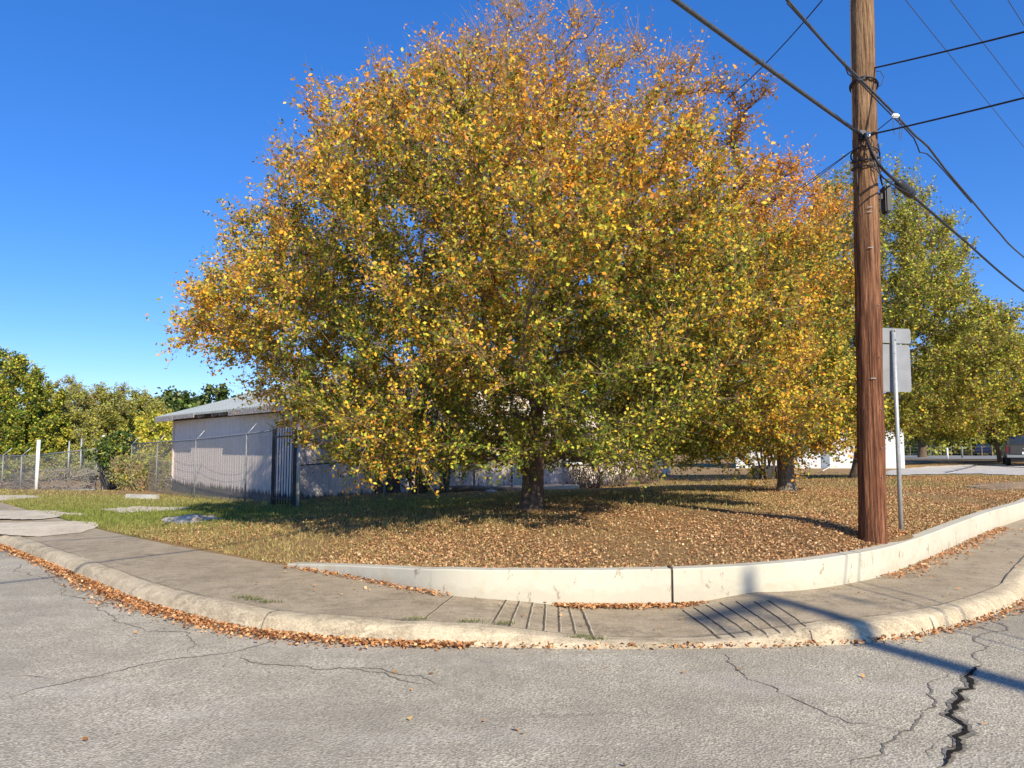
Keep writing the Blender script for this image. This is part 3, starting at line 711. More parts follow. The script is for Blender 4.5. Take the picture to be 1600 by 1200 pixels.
# ---- tree 2, behind to the right
T2 = TREE2
zz2 = np.array([1.3, 2, 3, 4, 5, 5.9, 6.6, 7.1]); rr2 = np.array([1.7, 2.5, 2.75, 2.6, 2.3, 1.8, 1.1, .4])
def env2(z, a): return np.interp(z, zz2, rr2) * (1 + .1 * np.sin(a * 3 + z * 1.7) + .08 * np.sin(a * 6 - z * 2.1))
def col2(P, hue, rg):
    zn = np.clip((P[:, 2] - 1.2) / 6, 0, 1); o_ = np.clip(.3 * zn + .4 * hue + .16 - .03 * (P[:, 0] - T2.x), 0, 1)
    return pick({'orange': o_ ** 1.5 * 1.3, 'gold': .35 + o_ * .5, 'yellow': .4 + 0 * o_, 'rust': o_ * .5, 'brown': .1 + 0 * o_, 'olive': (1 - o_) * 1.1, 'green': (1 - o_) * .9}, rg)
big_tree('elm_tree', 'middle autumn tree with pale grey trunk and orange low boughs, left of the utility pole', 'trees on the corner lot', tuple(T2), env2, 1.4, 7.1, 3.6, T2.x - .8, T2.y, 1.5, .17,
         1900, .24, 10000, .5, 120000, .046, col2, 12, -.5, .85, None, (0, 0), 'bark_pale', .007, .0045, .1)
# ---- tree 3, olive green, behind the pole
T3 = TREE3
zz3 = np.array([1.9, 3.2, 4.5, 5.9, 7.2, 8.2, 9.2, 10.1, 10.7]); rr3 = np.array([2.6, 3.6, 3.8, 3.4, 3.0, 2.6, 2.0, 1.2, .4])
def env3(z, a): return np.interp(z, zz3, rr3) * (1 + .12 * np.sin(a * 3 + z) + .08 * np.sin(a * 7 - z * 2.1))
def col3(P, hue, rg):
    o_ = np.clip(.35 + .45 * hue, 0, 1); return pick({'gold': .03 + o_ ** 2 * .3, 'yellow': .04 + .12 * o_, 'olive': .7 + 0 * o_, 'moss': .45 + 0 * o_, 'green': (1 - o_) * .5, 'lime': .45 + 0 * o_, 'brown': .14 + 0 * o_}, rg)
big_tree('elm_tree', 'tall olive green tree behind the utility pole and the road sign', 'trees on the corner lot', tuple(T3), env3, 1.9, 10.9, 5.4, T3.x + .7, T3.y + .3, 1.8, .22,
         2600, .3, 13000, .55, 150000, .056, col3, 13, -.45, .7, None, (.3, 0), 'bark', .009, .006)
# ---- tree 4, at the right edge, behind the parking
T4 = Pd(1563, 721, 52)
def env4(z, a): return np.interp(z, [2, 3.5, 5.5, 7.5, 9.4, 11.2], [4.6, 6.1, 6.4, 5.6, 3.8, 1]) * (1 + .1 * np.sin(a * 3 + z) + .08 * np.sin(a * 7 - z * 2.1))
def col4(P, hue, rg):
    o_ = np.clip(.5 + .4 * hue, 0, 1); return pick({'gold': .08 + o_ ** 2 * .4, 'yellow': .12 + .15 * o_, 'olive': .8 + 0 * o_, 'moss': .6 + 0 * o_, 'lime': .25 + 0 * o_, 'green': (1 - o_) * .5, 'brown': .12 + 0 * o_}, rg)
big_tree('elm_tree', 'yellow green tree with a slim brown trunk beside the parked truck', 'trees on the corner lot', tuple(T4), env4, 2.0, 11.2, 7.6, T4.x - .2, T4.y, 1.8, .13,
         1600, .5, 9000, .9, 95000, .115, col4, 14, -.8, .6, None, (-.3, 0), 'bark', .012, .008, .15)

# ---- background trees
def bgtree(name, label, px, pyb, d, zt, rad, pal, seed, n_leaf, leaf, group='trees beyond the chain link fence', low=.6, trunk=None, n_attr=420, clump=-.5, squash=1, cat='tree', ylift=None, th=None, bm='bark'):
    p = Pd(px, 700, d); p.z = tz(p.x, p.y); H = zt
    zb = p.z + low
    def env(z, a):
        t = np.clip((z - zb) / max(.1, (H - zb)), 0, 1); return rad * np.sqrt(np.clip(1 - (2 * np.clip(t, .28, 1) - .56) ** 2 / 2.08, .02, 1)) * (1 + .13 * np.sin(a * 3 + z + seed) + .1 * np.sin(a * 7 - z * 1.7))
    def cf(P, hue, rg):
        return pick({k: v[0] + v[1] * np.clip(.5 + .5 * hue, 0, 1) for k, v in pal.items()}, rg)
    big_tree(name, label, group, tuple(p), env, zb, H, rad * 1.3, p.x, p.y, th or max(.3, (H - p.z) * .22), trunk or .025 * (H - p.z), n_attr, max(.25, rad / 10), max(1500, n_leaf // 9), rad * .13, n_leaf, leaf, cf, seed, clump, 2.4 / rad, None, (0, 0), bm, .004 * d / 12, .0035 * d / 12, 0, cat)
    return p
GR = {'green': (.9, -.3), 'olive': (.4, .1), 'lime': (.1, .25), 'yellow': (.01, .05)}
bgtree('leafy_tree', 'dense mid green tree at the left edge, behind the fence', 6, 0, 46, 7.4, 3.2, GR, 21, 75000, .11, low=.1, th=.5, n_attr=900, clump=-2)
bgtree('leafy_tree', 'lower yellow green tree beside the dense green one at the left edge', 68, 0, 48, 3.3, 2.4, {'lime': (.6, .3), 'yellow': (.3, .4), 'green': (.3, -.1), 'olive': (.3, 0)}, 22, 32000, .09, low=.2)
MS = {'olive': (.35, .1), 'moss': (.45, .1), 'greygreen': (.7, 0), 'lime': (.28, .15), 'brown': (.12, 0)}
bgtree('leafy_tree', 'wide feathery grey green tree rising behind the chain link gate', 150, 0, 52, 5.9, 4.4, MS, 23, 75000, .09, low=.2, n_attr=700)
bgtree('leafy_tree', 'feathery grey green tree to the left of the widest one, with bare twigs on top', 100, 0, 55, 6.6, 2.8, {'greygreen': (.8, 0), 'olive': (.5, 0), 'brown': (.35, 0)}, 24, 26000, .09, low=.6, n_attr=600)
bgtree('leafy_tree', 'grey green tree between the widest one and the shed roof', 212, 0, 50, 5.3, 2.8, MS, 25, 40000, .09, low=.2)
bgtree('bush', 'bright yellow green bush right under the shed eave', 240, 0, 42, 3.6, 2.1, {'lime': (.9, .2), 'yellow': (.6, .3), 'green': (.15, 0)}, 26, 26000, .11, low=.1, cat='bush')
DK = {'dkgreen': (.8, 0), 'green': (.3, .1), 'greygreen': (.2, 0)}
bgtree('oak_tree', 'dark oak behind the shed roof, nearest its left eave', 262, 0, 70, 6.7, 1.9, DK, 27, 5000, .26, low=2.2, clump=0, n_attr=240)
bgtree('oak_tree', 'dark oak behind the shed roof, the tallest of three', 298, 0, 72, 7.5, 2.1, DK, 28, 6500, .26, low=2.2, clump=0, n_attr=240)
bgtree('oak_tree', 'dark oak behind the shed roof, furthest right of three', 340, 0, 70, 7.7, 2.5, DK, 29, 8000, .26, low=2.4, clump=0, n_attr=260)
bgtree('oak_tree', 'grey hazy tree top just left of where the roof meets the autumn leaves', 392, 0, 78, 7.6, 2.0, {'greygreen': (.9, 0), 'brown': (.3, 0)}, 30, 4500, .26, low=2.2, clump=0, n_attr=200)

# undergrowth behind the chain link fence (each bush its own)
rgb = random.Random(4)
for i, (px, d, zt, rad, pal, lab) in enumerate([
    (-12, 42, .9, 1.6, GR, 'green scrub bush behind the fence at the left border of the picture'),
    (34, 43, 1.0, 1.7, MS, 'grey green scrub bush behind the fence, just left of the white gate post'),
    (118, 46, 1.1, 2.2, MS, 'grey green scrub bush behind the middle of the chain link gate'),
    (176, 44, 1.3, 1.9, {'greygreen': (.8, 0), 'green': (.3, 0), 'olive': (.3, 0)}, 'scrub bush behind the vine covered fence post'),
    (222, 33.5, 1.25, 1.3, {'greygreen': (.8, 0), 'olive': (.4, 0), 'brown': (.3, 0)}, 'thin grey green bush behind the fence, between vine and shed'),
    (252, 36, 1.2, 1.3, {'greygreen': (.9, 0), 'green': (.3, 0)}, 'thin grey green bush touching the left corner of the shed')]):
    bgtree('bush', lab, px, 0, d, zt, rad, pal, 40 + i, 5200, .12, group='scrub behind the fence', low=.0, n_attr=140, cat='bush', th=.2, trunk=.04)

# vine-covered clump on the fence
def bushy(name, label, c, rx, ry, z0, z1, n_, size, weights, seed, cat='bush', group=None, stems=8, sr=.012, stemm='bark', flat=0.1, drape=0):
    rg = np.random.default_rng(seed); root = empty(name, c, label, cat, group)
    p = rg.normal(size=(n_, 3)); p /= np.linalg.norm(p, axis=1)[:, None]; p *= (rg.random((n_, 1)) ** .5)
    p *= 1 + .22 * nz3(p, 3.0, seed)[:, None]
    P = np.stack([c[0] + p[:, 0] * rx, c[1] + p[:, 1] * ry, c[2] + z0 + (p[:, 2] * .5 + .5) * (z1 - z0)], 1)
    P = P[nz3(P, 3.2 / max(rx, .4), seed + 1) > -.55]
    cols = pick({k: v + 0 * P[:, 0] for k, v in weights.items()}, rg)
    leaves_mesh('foliage', P, size * rg.uniform(.6, 1.4, len(P)), cols, M['leaf'], root, flat, rg, 1.8)
    mb = MB()
    for k in range(stems):
        a = rg.uniform(0, 6.28); b_ = rg.uniform(0, 6.28); q0 = Vector((c[0] + math.cos(a) * rx * .25, c[1] + math.sin(a) * ry * .25, c[2] - .05)); q2 = Vector((c[0] + math.cos(b_) * rx * .8, c[1] + math.sin(b_) * ry * .7, c[2] + rg.uniform(.6, 1) * z1))
        q1 = q0.lerp(q2, .5) + Vector(rg.normal(size=3) * .12 * rx); mb.tube([q0, q0.lerp(q1, .55), q1, q1.lerp(q2, .5) + Vector((0, 0, .03)), q2], [sr * 1.5, sr * 1.2, sr, sr * .7, sr * .4], 5)
    mb.build('stems', M[stemm], root); return root

# ------------------------------------------------------------------ chain link fence
FP = {}
def fp(px, d):
    p = Pd(px, 700, d); return Vector((p.x, p.y, tz(p.x, p.y)))
def chain_run(mb, A, B, h0, h1, sp=.075, r=.0022):
    """real crossing wires between two posts; A,B ground points"""
    L = (B - A).length; H = (h0 + h1) / 2; n_ = int((L + H) / sp)
    def pt(s, z):
        t = min(1, max(0, s / L)); g = A.lerp(B, t); return Vector((g.x, g.y, g.z + .04 + z))
    for fam in (0, 1):
        for i in range(n_):
            s0 = -H + i * sp * 1.0
            a = max(0, s0); b_ = min(L, s0 + H)
            if b_ <= a: continue
            za = (a - s0); zb = (b_ - s0)
            if fam: za, zb = H - za, H - zb
            mb.tube([pt(a, za), pt(b_, zb)], r, 3, False)
FH = 1.78
fl_pts = [(428, 18.2), (385, 19.6), (306, 23.1), (246, 27), (206, 29.7)]
root = empty('chain_link_fence', fp(306, 23.1), 'tall chain link fence with barbed wire arms in front of the pale shed', 'fence')
gp = [fp(*q) for q in fl_pts]
mbm = MB()
for a, b_ in zip(gp[:-1], gp[1:]): chain_run(mbm, a, b_, FH, FH)
mbm.build('chain_link_mesh', M['galvdull'], root)
mb = MB(); mb.tube([p + Vector((0, 0, FH + .05)) for p in gp], .02, 6); mb.build('top_rail', M['galvdull'], root)
for p in gp[1:]:
    mb = MB(); mb.tube([p - Vector((0, 0, .1)), p + Vector((0, 0, FH + .06))], .022, 8); po = mb.build('post', M['galvdull'], root)
    mb = MB(); mb.tube([p + Vector((0, 0, FH + .03)), p + Vector((.22, .1, FH + .34))], .014, 6); mb.build('barbed_wire_arm', M['galv'], po)
mb = MB()
for k in (.35, .7, 1.0):
    pts = []
    for a, b_ in zip(gp[:-1], gp[1:]):
        for t in np.linspace(0, 1, 6, endpoint=False):
            q = a.lerp(b_, t); pts.append(q + Vector((.22 * k, .1 * k, FH + .05 + .3 * k - .10 * 4 * t * (1 - t) * (1 + k))))
    pts.append(gp[-1] + Vector((.22 * k, .1 * k, FH + .05 + .3 * k))); mb.tube(pts, .003, 4)
mb.build('barbed_wire', M['galvdull'], root)

# run along the long wall, right of the iron gate
fr = [(467, 17.4), (602, 19.2), (691, 20.6), (741, 21.5), (800, 22.6), (880, 23.8), (1027, 26.0)]
root = empty('chain_link_fence', fp(691, 20.6), 'shaded wire fence along the long shed wall under the big tree', 'fence')
gp2 = [fp(*q) for q in fr]; mbm = MB()
for a, b_ in zip(gp2[:-1], gp2[1:]): chain_run(mbm, a, b_, 1.75, 1.75, .1, .002)
mbm.build('chain_link_mesh', M['galvdull'], root)
mb = MB(); mb.tube([p + Vector((0, 0, 1.8)) for p in gp2], .018, 6); mb.build('top_rail', M['galvdull'], root)
mb = MB(); mb.tube([gp2[0] + Vector((0, 0, .96)), gp2[1] + Vector((0, 0, .96))], .016, 6); mb.build('middle_rail', M['iron'], root)
for i, p in enumerate(gp2): MB().tube([p - Vector((0, 0, .1)), p + Vector((0, 0, 1.84))], .035 if i else .045, 8).build('post', M['galv'] if i else M['whitepaint'], root)

# sliding chain link gate and white post at the left
g0 = fp(62, 33.4); g1 = fp(152, 32)
root = empty('chain_link_gate', g0.lerp(g1, .5), 'wide sliding chain link gate beside the tall white post', 'gate')
up = Vector((0, 0, 1)); hgt = 1.75
mb = MB()
for a, b_ in ((g0 + up * .12, g1 + up * .12), (g0 + up * hgt, g1 + up * (hgt + .12)), (g0 + up * .12, g0 + up * hgt), (g1 + up * .12, g1 + up * (hgt + .12))): mb.tube([a, b_], .03, 6)
for t in (.25, .5, .75): mb.tube([g0.lerp(g1, t) + up * .12, g0.lerp(g1, t + .1) + up * 1.1], .014, 5)
mb.build('frame', M['galvdull'], root)
mbm = MB(); chain_run(mbm, g0 + up * .08, g1 + up * .08, hgt - .1, hgt - .1, .07, .0032); mbm.build('chain_link_mesh', M['galvdull'], root)
MB().beam(g0 + up * .05, g1 + up * .05, .05, .07).build('bottom_track', M['iron'], root)
p = fp(60, 33.2); tag(MB().tube([p - up * .1, p + up * 2.42], [.075, .075], 10).build('gate_post', M['whitepaint']), 'tall white post at the left end of the chain link gate', 'post')
# fence going left past the picture's edge
lf = [(60, 33.6), (35, 35.0), (6, 36.6), (-30, 38.5), (-70, 41)]
root = empty('chain_link_fence', fp(6, 36.6), 'chain link fence with slanted arms left of the white gate post', 'fence'); gl = [fp(*q) for q in lf]; mbm = MB()
for a, b_ in zip(gl[:-1], gl[1:]): chain_run(mbm, a, b_, 1.7, 1.7, .08, .0034)
mbm.build('chain_link_mesh', M['galvdull'], root); MB().tube([p + up * 1.74 for p in gl], .02, 6).build('top_rail', M['galvdull'], root)
for p in gl[1:]:
    po = MB().tube([p - up * .1, p + up * 1.76], .035, 8).build('post', M['galvdull'], root); MB().tube([p + up * 1.74, p + Vector((.35, .1, 2.1))], .02, 6).build('barbed_wire_arm', M['galv'], po)
# fence posts further back
for px, d, h, lab in ((41, 48, 2.3, 'thin pale post in the scrub left of the gate middle'), (108, 44, 2.35, 'thin pale post seen above the gate, left of two'), (127, 44, 2.5, 'thin pale post seen above the gate, right of two')):
    q = fp(px, d); tag(MB().tube([q, q + up * h], .045, 8).build('metal_post', M['galv']), lab, 'post')
q = fp(202, 33); tag(MB().tube([q, q + up * 2.55], [.09, .09], 10).build('metal_post', M['galv']), 'stout grey post rising out of the vine on the fence', 'post')
q = fp(161, 31.5); root = empty('gate_lamp', q, 'small white round globe on a thin post above the vine', 'post globe'); MB().tube([q, q + up * 2.3], .02, 6).build('post', M['galvdull'], root)
bm = bmesh.new(); bmesh.ops.create_uvsphere(bm, u_segments=12, v_segments=8, radius=.055); me = bpy.data.meshes.new('globe'); bm.to_mesh(me); bm.free(); me.transform(Matrix.Translation(q + up * 2.35)); link('globe', me, M['whitepaint'], root)

# vine over the fence end, dry brush, debris
c = fp(178, 30.2); bushy('vine_clump', 'dark green vine heaped over the fence beside the gate', c, 1.05, .6, .95, 2.25, 5200, .085, {'dkgreen': .8, 'green': .7, 'greygreen': .3, 'olive': .2}, 61, 'vine', None, 26, .028, 'iron', .1)
c = fp(199, 29); bushy('dry_bush', 'brown dry bramble against the fence, right of the dark vine', c, .8, .45, .0, 1.5, 1500, .06, {'brown': .35, 'greygreen': .8, 'olive': .2}, 62, 'bush', None, 60, .009, 'twig')
c = fp(226, 28); bushy('dry_bush', 'thin dry bramble on the fence halfway between vine and shed', c, .95, .4, .0, 1.5, 1300, .055, {'brown': .2, 'greygreen': .9, 'olive': .4}, 63, 'bush', None, 55, .007, 'twig')
rg = np.random.default_rng(70); c = fp(118, 37); root = empty('brush_pile', c, 'long pile of dead branches lying behind the chain link gate', 'brush pile'); mb = MB()
for i in range(420):
    u = rg.uniform(-1, 1); hh = 1.25 * (1 - u * u * .6) * rg.random(); a = rg.uniform(0, 3.14); L_ = rg.uniform(.3, 1.1); o_ = Vector((c.x + u * 3.6, c.y + rg.normal() * .5, c.z + hh * .9)); dv = Vector((math.cos(a), math.sin(a) * .5, rg.normal() * .35)) * L_
    mb.tube([o_ - dv * .5, o_ + Vector(rg.normal(size=3) * .06), o_ + dv * .5], [.022, .018, .008], 4)
mb.build('branches', M['brushwood'], root)
c = fp(256, 33.5); root = empty('brush_pile', c, 'heap of dry brush and rubble beside the left corner of the shed', 'brush pile'); mb = MB()
for i in range(420):
    u = rg.uniform(-1, 1); hh = .75 * (1 - u * u * .6) * rg.random(); a = rg.uniform(0, 3.14); L_ = rg.uniform(.2, .8); o_ = Vector((c.x + u * 1.3, c.y + rg.normal() * .3, c.z + hh)); dv = Vector((math.cos(a), math.sin(a) * .5, rg.normal() * .35)) * L_
    mb.tube([o_ - dv * .5, o_ + dv * .5], [.02, .008], 4)
mb.build('branches', M['brushwood'], root)
# wheel stop
q = fp(222, 22.5); q = Pd(222, 781, 22.5); zt_ = tz(q.x, q.y)
mb = MB(); L_ = .55; pr = [(-.09, 0), (.09, 0), (.06, .15), (-.06, .15)]; vs = [(s * L_, a, b_) for s in (-1, 1) for a, b_ in pr]; mb.add(vs, [(0, 1, 2, 3), (7, 6, 5, 4)] + [(i, 4 + i, 4 + (i + 1) % 4, (i + 1) % 4) for i in range(4)])
o = mb.build('wheel_stop', M['wheelstop'], None, .012); o.location = (q.x, q.y, zt_ + .0); o.rotation_euler = (0, 0, R(-14)); tag(o, 'pale concrete wheel stop lying in the grass before the fence', 'wheel stop')

# ------------------------------------------------------------------ shed
NC = Vector((*Pd(468, 700, 19.0)[:2], 0)); LC = Vector((*Pd(272, 700, 27.2)[:2], 0))
ax = (LC - NC); LA = ax.length; ax.normalize(); ay = Vector((-ax.y, ax.x, 0))
if ay.x < 0: ay = -ay
DEP = 12.0; ZB = -.12; ZT = 2.66
def SP(u, v, z): q = NC + ax * u + ay * v; return Vector((q.x, q.y, z))
shed = empty('shed', SP(LA / 2, 0, ZB), 'pale lilac plank shed with greenish shingle roof and torn fascia behind the fence', 'shed')
def siding(mb, A, B, zb, zt, nrm_, pitch=.2):
    L = (B - A).length; d = (B - A).normalized(); k = int(L / pitch); pts = []
    for i in range(k + 1):
        s = i * L / k; pts += [(s, 0)] + ([(s + .012, .0), (s + .016, -.012), (s + .032, -.012), (s + .036, 0)] if i < k else [])
    vs = []
    for s, o_ in pts:
        q = A + d * s + nrm_ * o_
        z1 = zt(s) if callable(zt) else zt
        vs += [(q.x, q.y, zb), (q.x, q.y, z1)]
    mb.add(vs, [(2 * i, 2 * i + 2, 2 * i + 3, 2 * i + 1) for i in range(len(pts) - 1)])
mb = MB(); siding(mb, SP(0, 0, 0), SP(LA, 0, 0), ZB + .28, ZT, -ay); mb.build('wall', M['siding'], shed)
RZ = 1.75
def gz(s): t = s / DEP; return ZT + RZ * (1 - abs(2 * t - 1)) - .05
for u in (0, LA):
    mb = MB(); nn = -ax if u == 0 else ax; siding(mb, SP(u, 0, 0), SP(u, DEP, 0), ZB + .28, gz, nn); mb.build('wall', M['siding'], shed)
mb = MB(); siding(mb, SP(0, DEP, 0), SP(LA, DEP, 0), ZB + .28, ZT, ay); mb.build('wall', M['siding'], shed)
mb = MB(); mb.prism([SP(-.02, -.02, 0), SP(LA + .02, -.02, 0), SP(LA + .02, DEP + .02, 0), SP(-.02, DEP + .02, 0)], ZB - .5, ZB + .28)
mb.build('foundation', concrete('mildewed concrete', (.08, .07, .07), (.2, .18, .17), (.03, .03, .03)), shed)
for u in (.0, LA): MB().box(SP(u, -.02, (ZB + .28 + ZT) / 2), (.09, .09, ZT - ZB - .3), math.atan2(ax.y, ax.x)).build('corner_board', M['siding'], shed)
OV = .46; EO = .8
def roofslab(v0, z0, v1, z1, th, name, m, uo=EO):
    mb = MB(); c_ = []
    for u in (-uo * .6, LA + uo):
        for v_, z in ((v0, z0), (v1, z1)): c_.append((u, v_, z))
    P_ = [SP(*q) for q in c_]; Q_ = [p + up * th for p in P_]
    mb.add(P_ + Q_, [(0, 1, 3, 2), (4, 6, 7, 5), (0, 4, 5, 1), (2, 3, 7, 6), (0, 2, 6, 4), (1, 5, 7, 3)]); return mb.build(name, m, shed)
sl_ = RZ / (DEP / 2)
rf = roofslab(-OV, ZT - OV * sl_ + .05, DEP / 2, ZT + RZ + .05, .07, 'roof', M['shingle'])
roofslab(DEP + OV, ZT - OV * sl_ + .05, DEP / 2, ZT + RZ + .05, .068, 'roof', M['shingle'])
# fascia: present on the far part, torn away near the tree, showing rafter tails
zf = ZT - OV * sl_
for a, b_, h, dz in ((LA + EO, LA - 1.4, .17, -.03), (LA - 1.45, LA - 3.7, .13, .0), (LA - 6.9, -.4, .15, -.02)):
    mb = MB(); mb.beam(SP(a, -OV - .02, zf + .02 + dz), SP(b_, -OV - .02, zf + .02 + dz + .01), .03, h); mb.build('fascia', M['fascia'], shed)
MB().beam(SP(LA + EO + .02, -OV, zf + .02), SP(LA + EO + .02, DEP / 2, ZT + RZ + .0), .03, .16).build('fascia', M['fascia'], shed)
for i in range(17):
    u = .2 + i * (LA - .2) / 16
    MB().beam(SP(u, -OV + .03, zf + .0), SP(u, .4, zf + .0 + (OV + .4) * sl_), .045, .12).build('rafter', M['fascia'] if i % 3 else M['darkwood'], shed)
MB().beam(SP(LA, -.05, ZT - .14), SP(0, -.05, ZT - .14), .03, .1).build('trim_board', M['darkwood'], shed)
# long wall: door, windows, boards
def onlong(v0, v1, z0, z1, t, name, m, parent=shed):
    mb = MB(); a = SP(-.01 - t, v0, 0); b_ = SP(-.01 - t, v1, 0); mb.prism([a, b_, SP(.0, v1, 0), SP(.0, v0, 0)], z0, z1); return mb.build(name, m, parent)
d_ = onlong(7.2, 8.15, .1, 2.15, .05, 'door', M['door']); 
for v0 in (7.05, 8.15): onlong(v0, v0 + .12, .1, 2.25, .08, 'door_frame', M['whitepaint'], d_)
for v0 in (5.0, 9.6):
    w_ = onlong(v0, v0 + 1.1, 1.0, 2.1, .05, 'window', M['glass'])
    for a, b_, z0, z1 in ((v0 - .08, v0 + 1.18, .92, 1.0), (v0 - .08, v0 + 1.18, 2.1, 2.18), (v0 - .08, v0, 1.0, 2.1), (v0 + 1.1, v0 + 1.18, 1.0, 2.1)): onlong(a, b_, z0, z1, .08, 'window_frame', M['whitepaint'], w_)
onlong(2.2, 3.0, .2, 2.0, .04, 'panel', M['darkwood'])
s_ = MB(); s_.prism([SP(-1.3, 6.4, 0), SP(-1.3, 8.9, 0), SP(-.05, 8.9, 0), SP(-.05, 6.4, 0)], -.1, tz(*SP(-1, 8, 0)[:2]) + .14); s_.build('door_step', M['slab'], shed)
# annex
an0 = SP(1.0, DEP + .05, 0); AN = empty('shed_annex', SP(1, DEP + 2, 0), 'dim grey lilac lean-to joined to the far end of the long shed wall', 'shed')
mb = MB(); siding(mb, SP(1.0, DEP + .06, 0), SP(1.0, DEP + 4.6, 0), -.2, 2.25, -ax); siding(mb, SP(1.0, DEP + 4.6, 0), SP(6, DEP + 4.6, 0), -.2, 2.25, ay); mb.build('wall', M['siding'], AN)
mb = MB(); P_ = [SP(.5, DEP + .06, 2.26), SP(.5, DEP + 5, 2.26), SP(6.3, DEP + 5, 2.7), SP(6.3, DEP + .06, 2.7)]; mb.add(P_ + [p + up * .08 for p in P_], [(0, 1, 2, 3), (7, 6, 5, 4), (0, 4, 5, 1), (1, 5, 6, 2), (2, 6, 7, 3), (3, 7, 4, 0)]); mb.build('roof', M['shingle'], AN)

# tall iron gate by the near corner
a = fp(428, 18.0); b_ = fp(461, 17.3); root = empty('iron_gate', a.lerp(b_, .5), 'tall black iron bar gate at the near corner of the shed', 'gate')
GH = 1.78
for p in (a, b_): MB().box(p + up * (GH / 2 + .02), (.07, .07, GH + .12)).build('gate_post', M['iron'], root)
MB().beam(a + up * .18, b_ + up * .18, .03, .04).build('rail', M['iron'], root); MB().beam(a + up * (GH - .12), b_ + up * (GH - .12), .03, .04).build('rail', M['iron'], root)
for i in range(1, 8):
    p = a.lerp(b_, i / 8); MB().tube([p + up * .06, p + up * (GH + (.1 if i % 2 else 0))], .012, 6).build('bar', M['iron'], root)
for i in range(1, 7, 2):
    p = a.lerp(b_, i / 8); q = a.lerp(b_, (i + 1) / 8); MB().tube([p + up * (GH + .1), p.lerp(q, .5) + up * (GH + .16), q + up * (GH + .02)], .010, 6).build('bar', M['iron'], root)
# side panel running back to the shed corner
bk = fp(463, 18.9); 
for i in range(1, 9):
    p = b_.lerp(bk, i / 9); MB().tube([p + up * .06, p + up * GH], .012, 6).build('bar', M['iron'], root)
MB().beam(b_ + up * (GH - .12), bk + up * (GH - .12), .03, .04).build('rail', M['iron'], root)

# shrubs and clutter under the big tree
for px, d, rx, z1, sd_, lab in ((925, 25, .9, .95, 81, 'brown leafless shrub under the big tree, left of two'), (965, 25.5, .9, 1.3, 82, 'brown leafless shrub under the big tree, right of two'), (655, 19.8, .55, 1.0, 83, 'dark thin shrub against the long shed wall'), (1010, 26, .7, 1.0, 84, 'low dark shrub before the lean-to')):
    c = fp(px, d); bushy('bare_shrub', lab, c, rx, .5, .1, z1, 700, .05, {'brown': .7, 'green': .4, 'olive': .3}, sd_, 'shrub', 'shrubs along the shed wall', 26, .014, 'bark')
# dark trunk-like saplings left of tree 2
for i, (px, d, h) in enumerate(((1192, 24, 2.2), (1199, 24.5, 2.3), (1208, 23.5, 2.2), (692, 19.6, 2.6), (699, 19.8, 2.5))):
    c = fp(px, d); lab = ['slim dark sapling left of the middle tree, leftmost of three', 'slim dark sapling left of the middle tree, centre of three', 'slim dark sapling nearest the middle tree trunk', 'slim dark stem before the shed wall, left of a pair', 'slim dark stem before the shed wall, right of a pair'][i]
    bushy('sapling', lab, c, .5, .5, h - .7, h + .5, 260, .06, {'green': .5, 'olive': .6, 'yellow': .3}, 90 + i, 'sapling', 'slim saplings', 3, .03, 'bark')
c = fp(1204, 24.2); mb = MB(); mb.box((0, 0, .22), (1.1, .6, .44)); o = mb.build('storage_box', M['blackplastic'], None, .03); o.location = (c.x, c.y, c.z); tag(o, 'dark box on the ground left of the middle tree trunk', 'box')
# fallen log / scraps by shed door
c = Pd(745, 774, 20.3); mb = MB(); zc = tz(c.x, c.y); mb.tube([(c.x - .9, c.y, zc + .08), (c.x - .2, c.y + .1, zc + .12), (c.x + .8, c.y + .3, zc + .07)], [.09, .08, .05], 8); tag(mb.build('log', M['bark_pale']), 'grey log lying in the shade before the long shed wall', 'log')
for i, (px, py, s, lab) in enumerate(((287, 816, .24, 'pale flat rock at the left edge of the tree shade'), (300, 812, .16, 'small pale rock behind the flat one at the edge of the shade'), (768, 770, .12, 'small rock by the log before the shed'))):
    z = .15
    for _ in range(20): q = Pz(px, py, z); z += .5 * (tz(q.x, q.y) - z)
    bm = bmesh.new(); bmesh.ops.create_icosphere(bm, subdivisions=3, radius=s); rr_ = random.Random(i)
    for v in bm.verts:
        k = 1 + .18 * math.sin(v.co.x * 17 + i) + .14 * math.sin(v.co.y * 23 + v.co.z * 19); v.co = Vector((v.co.x * 1.5 * k, v.co.y * k, v.co.z * .45 * k))
    me = bpy.data.meshes.new('rock'); bm.to_mesh(me); bm.free(); o = link('rock', me, M['limestone']); o.location = (q.x, q.y, z + .02); tag(o, lab, 'rock')

# ------------------------------------------------------------------ white building and far right
A_ = Pd(1150, 727, 50); B_ = Pd(1414, 727, 46)
wb = empty('white_building', A_.lerp(B_, .5), 'long white stucco building seen under the trees behind the lawn', 'building')
dx = (B_ - A_); LW = dx.length; dx.normalize(); dy = Vector((-dx.y, dx.x, 0)); zb = min(A_.z, B_.z) - .3; zt_ = 4.0
def WP(u, v, z): q = A_ + dx * u + dy * v; return Vector((q.x, q.y, z))
MB().prism([WP(0, 0, 0), WP(LW, 0, 0), WP(LW, 9, 0), WP(0, 9, 0)], zb, zt_).build('wall', M['whitewall'], wb)
mb = MB(); P_ = [WP(-.4, -.5, zt_), WP(LW + .4, -.5, zt_), WP(LW + .4, 9.4, zt_), WP(-.4, 9.4, zt_), WP(-.4, 4.5, zt_ + 1.1), WP(LW + .4, 4.5, zt_ + 1.1)]
mb.add(P_, [(0, 1, 5, 4), (2, 3, 4, 5), (0, 4, 3), (1, 2, 5), (0, 3, 2, 1)]); mb.build('roof', M['greyroof'], wb)
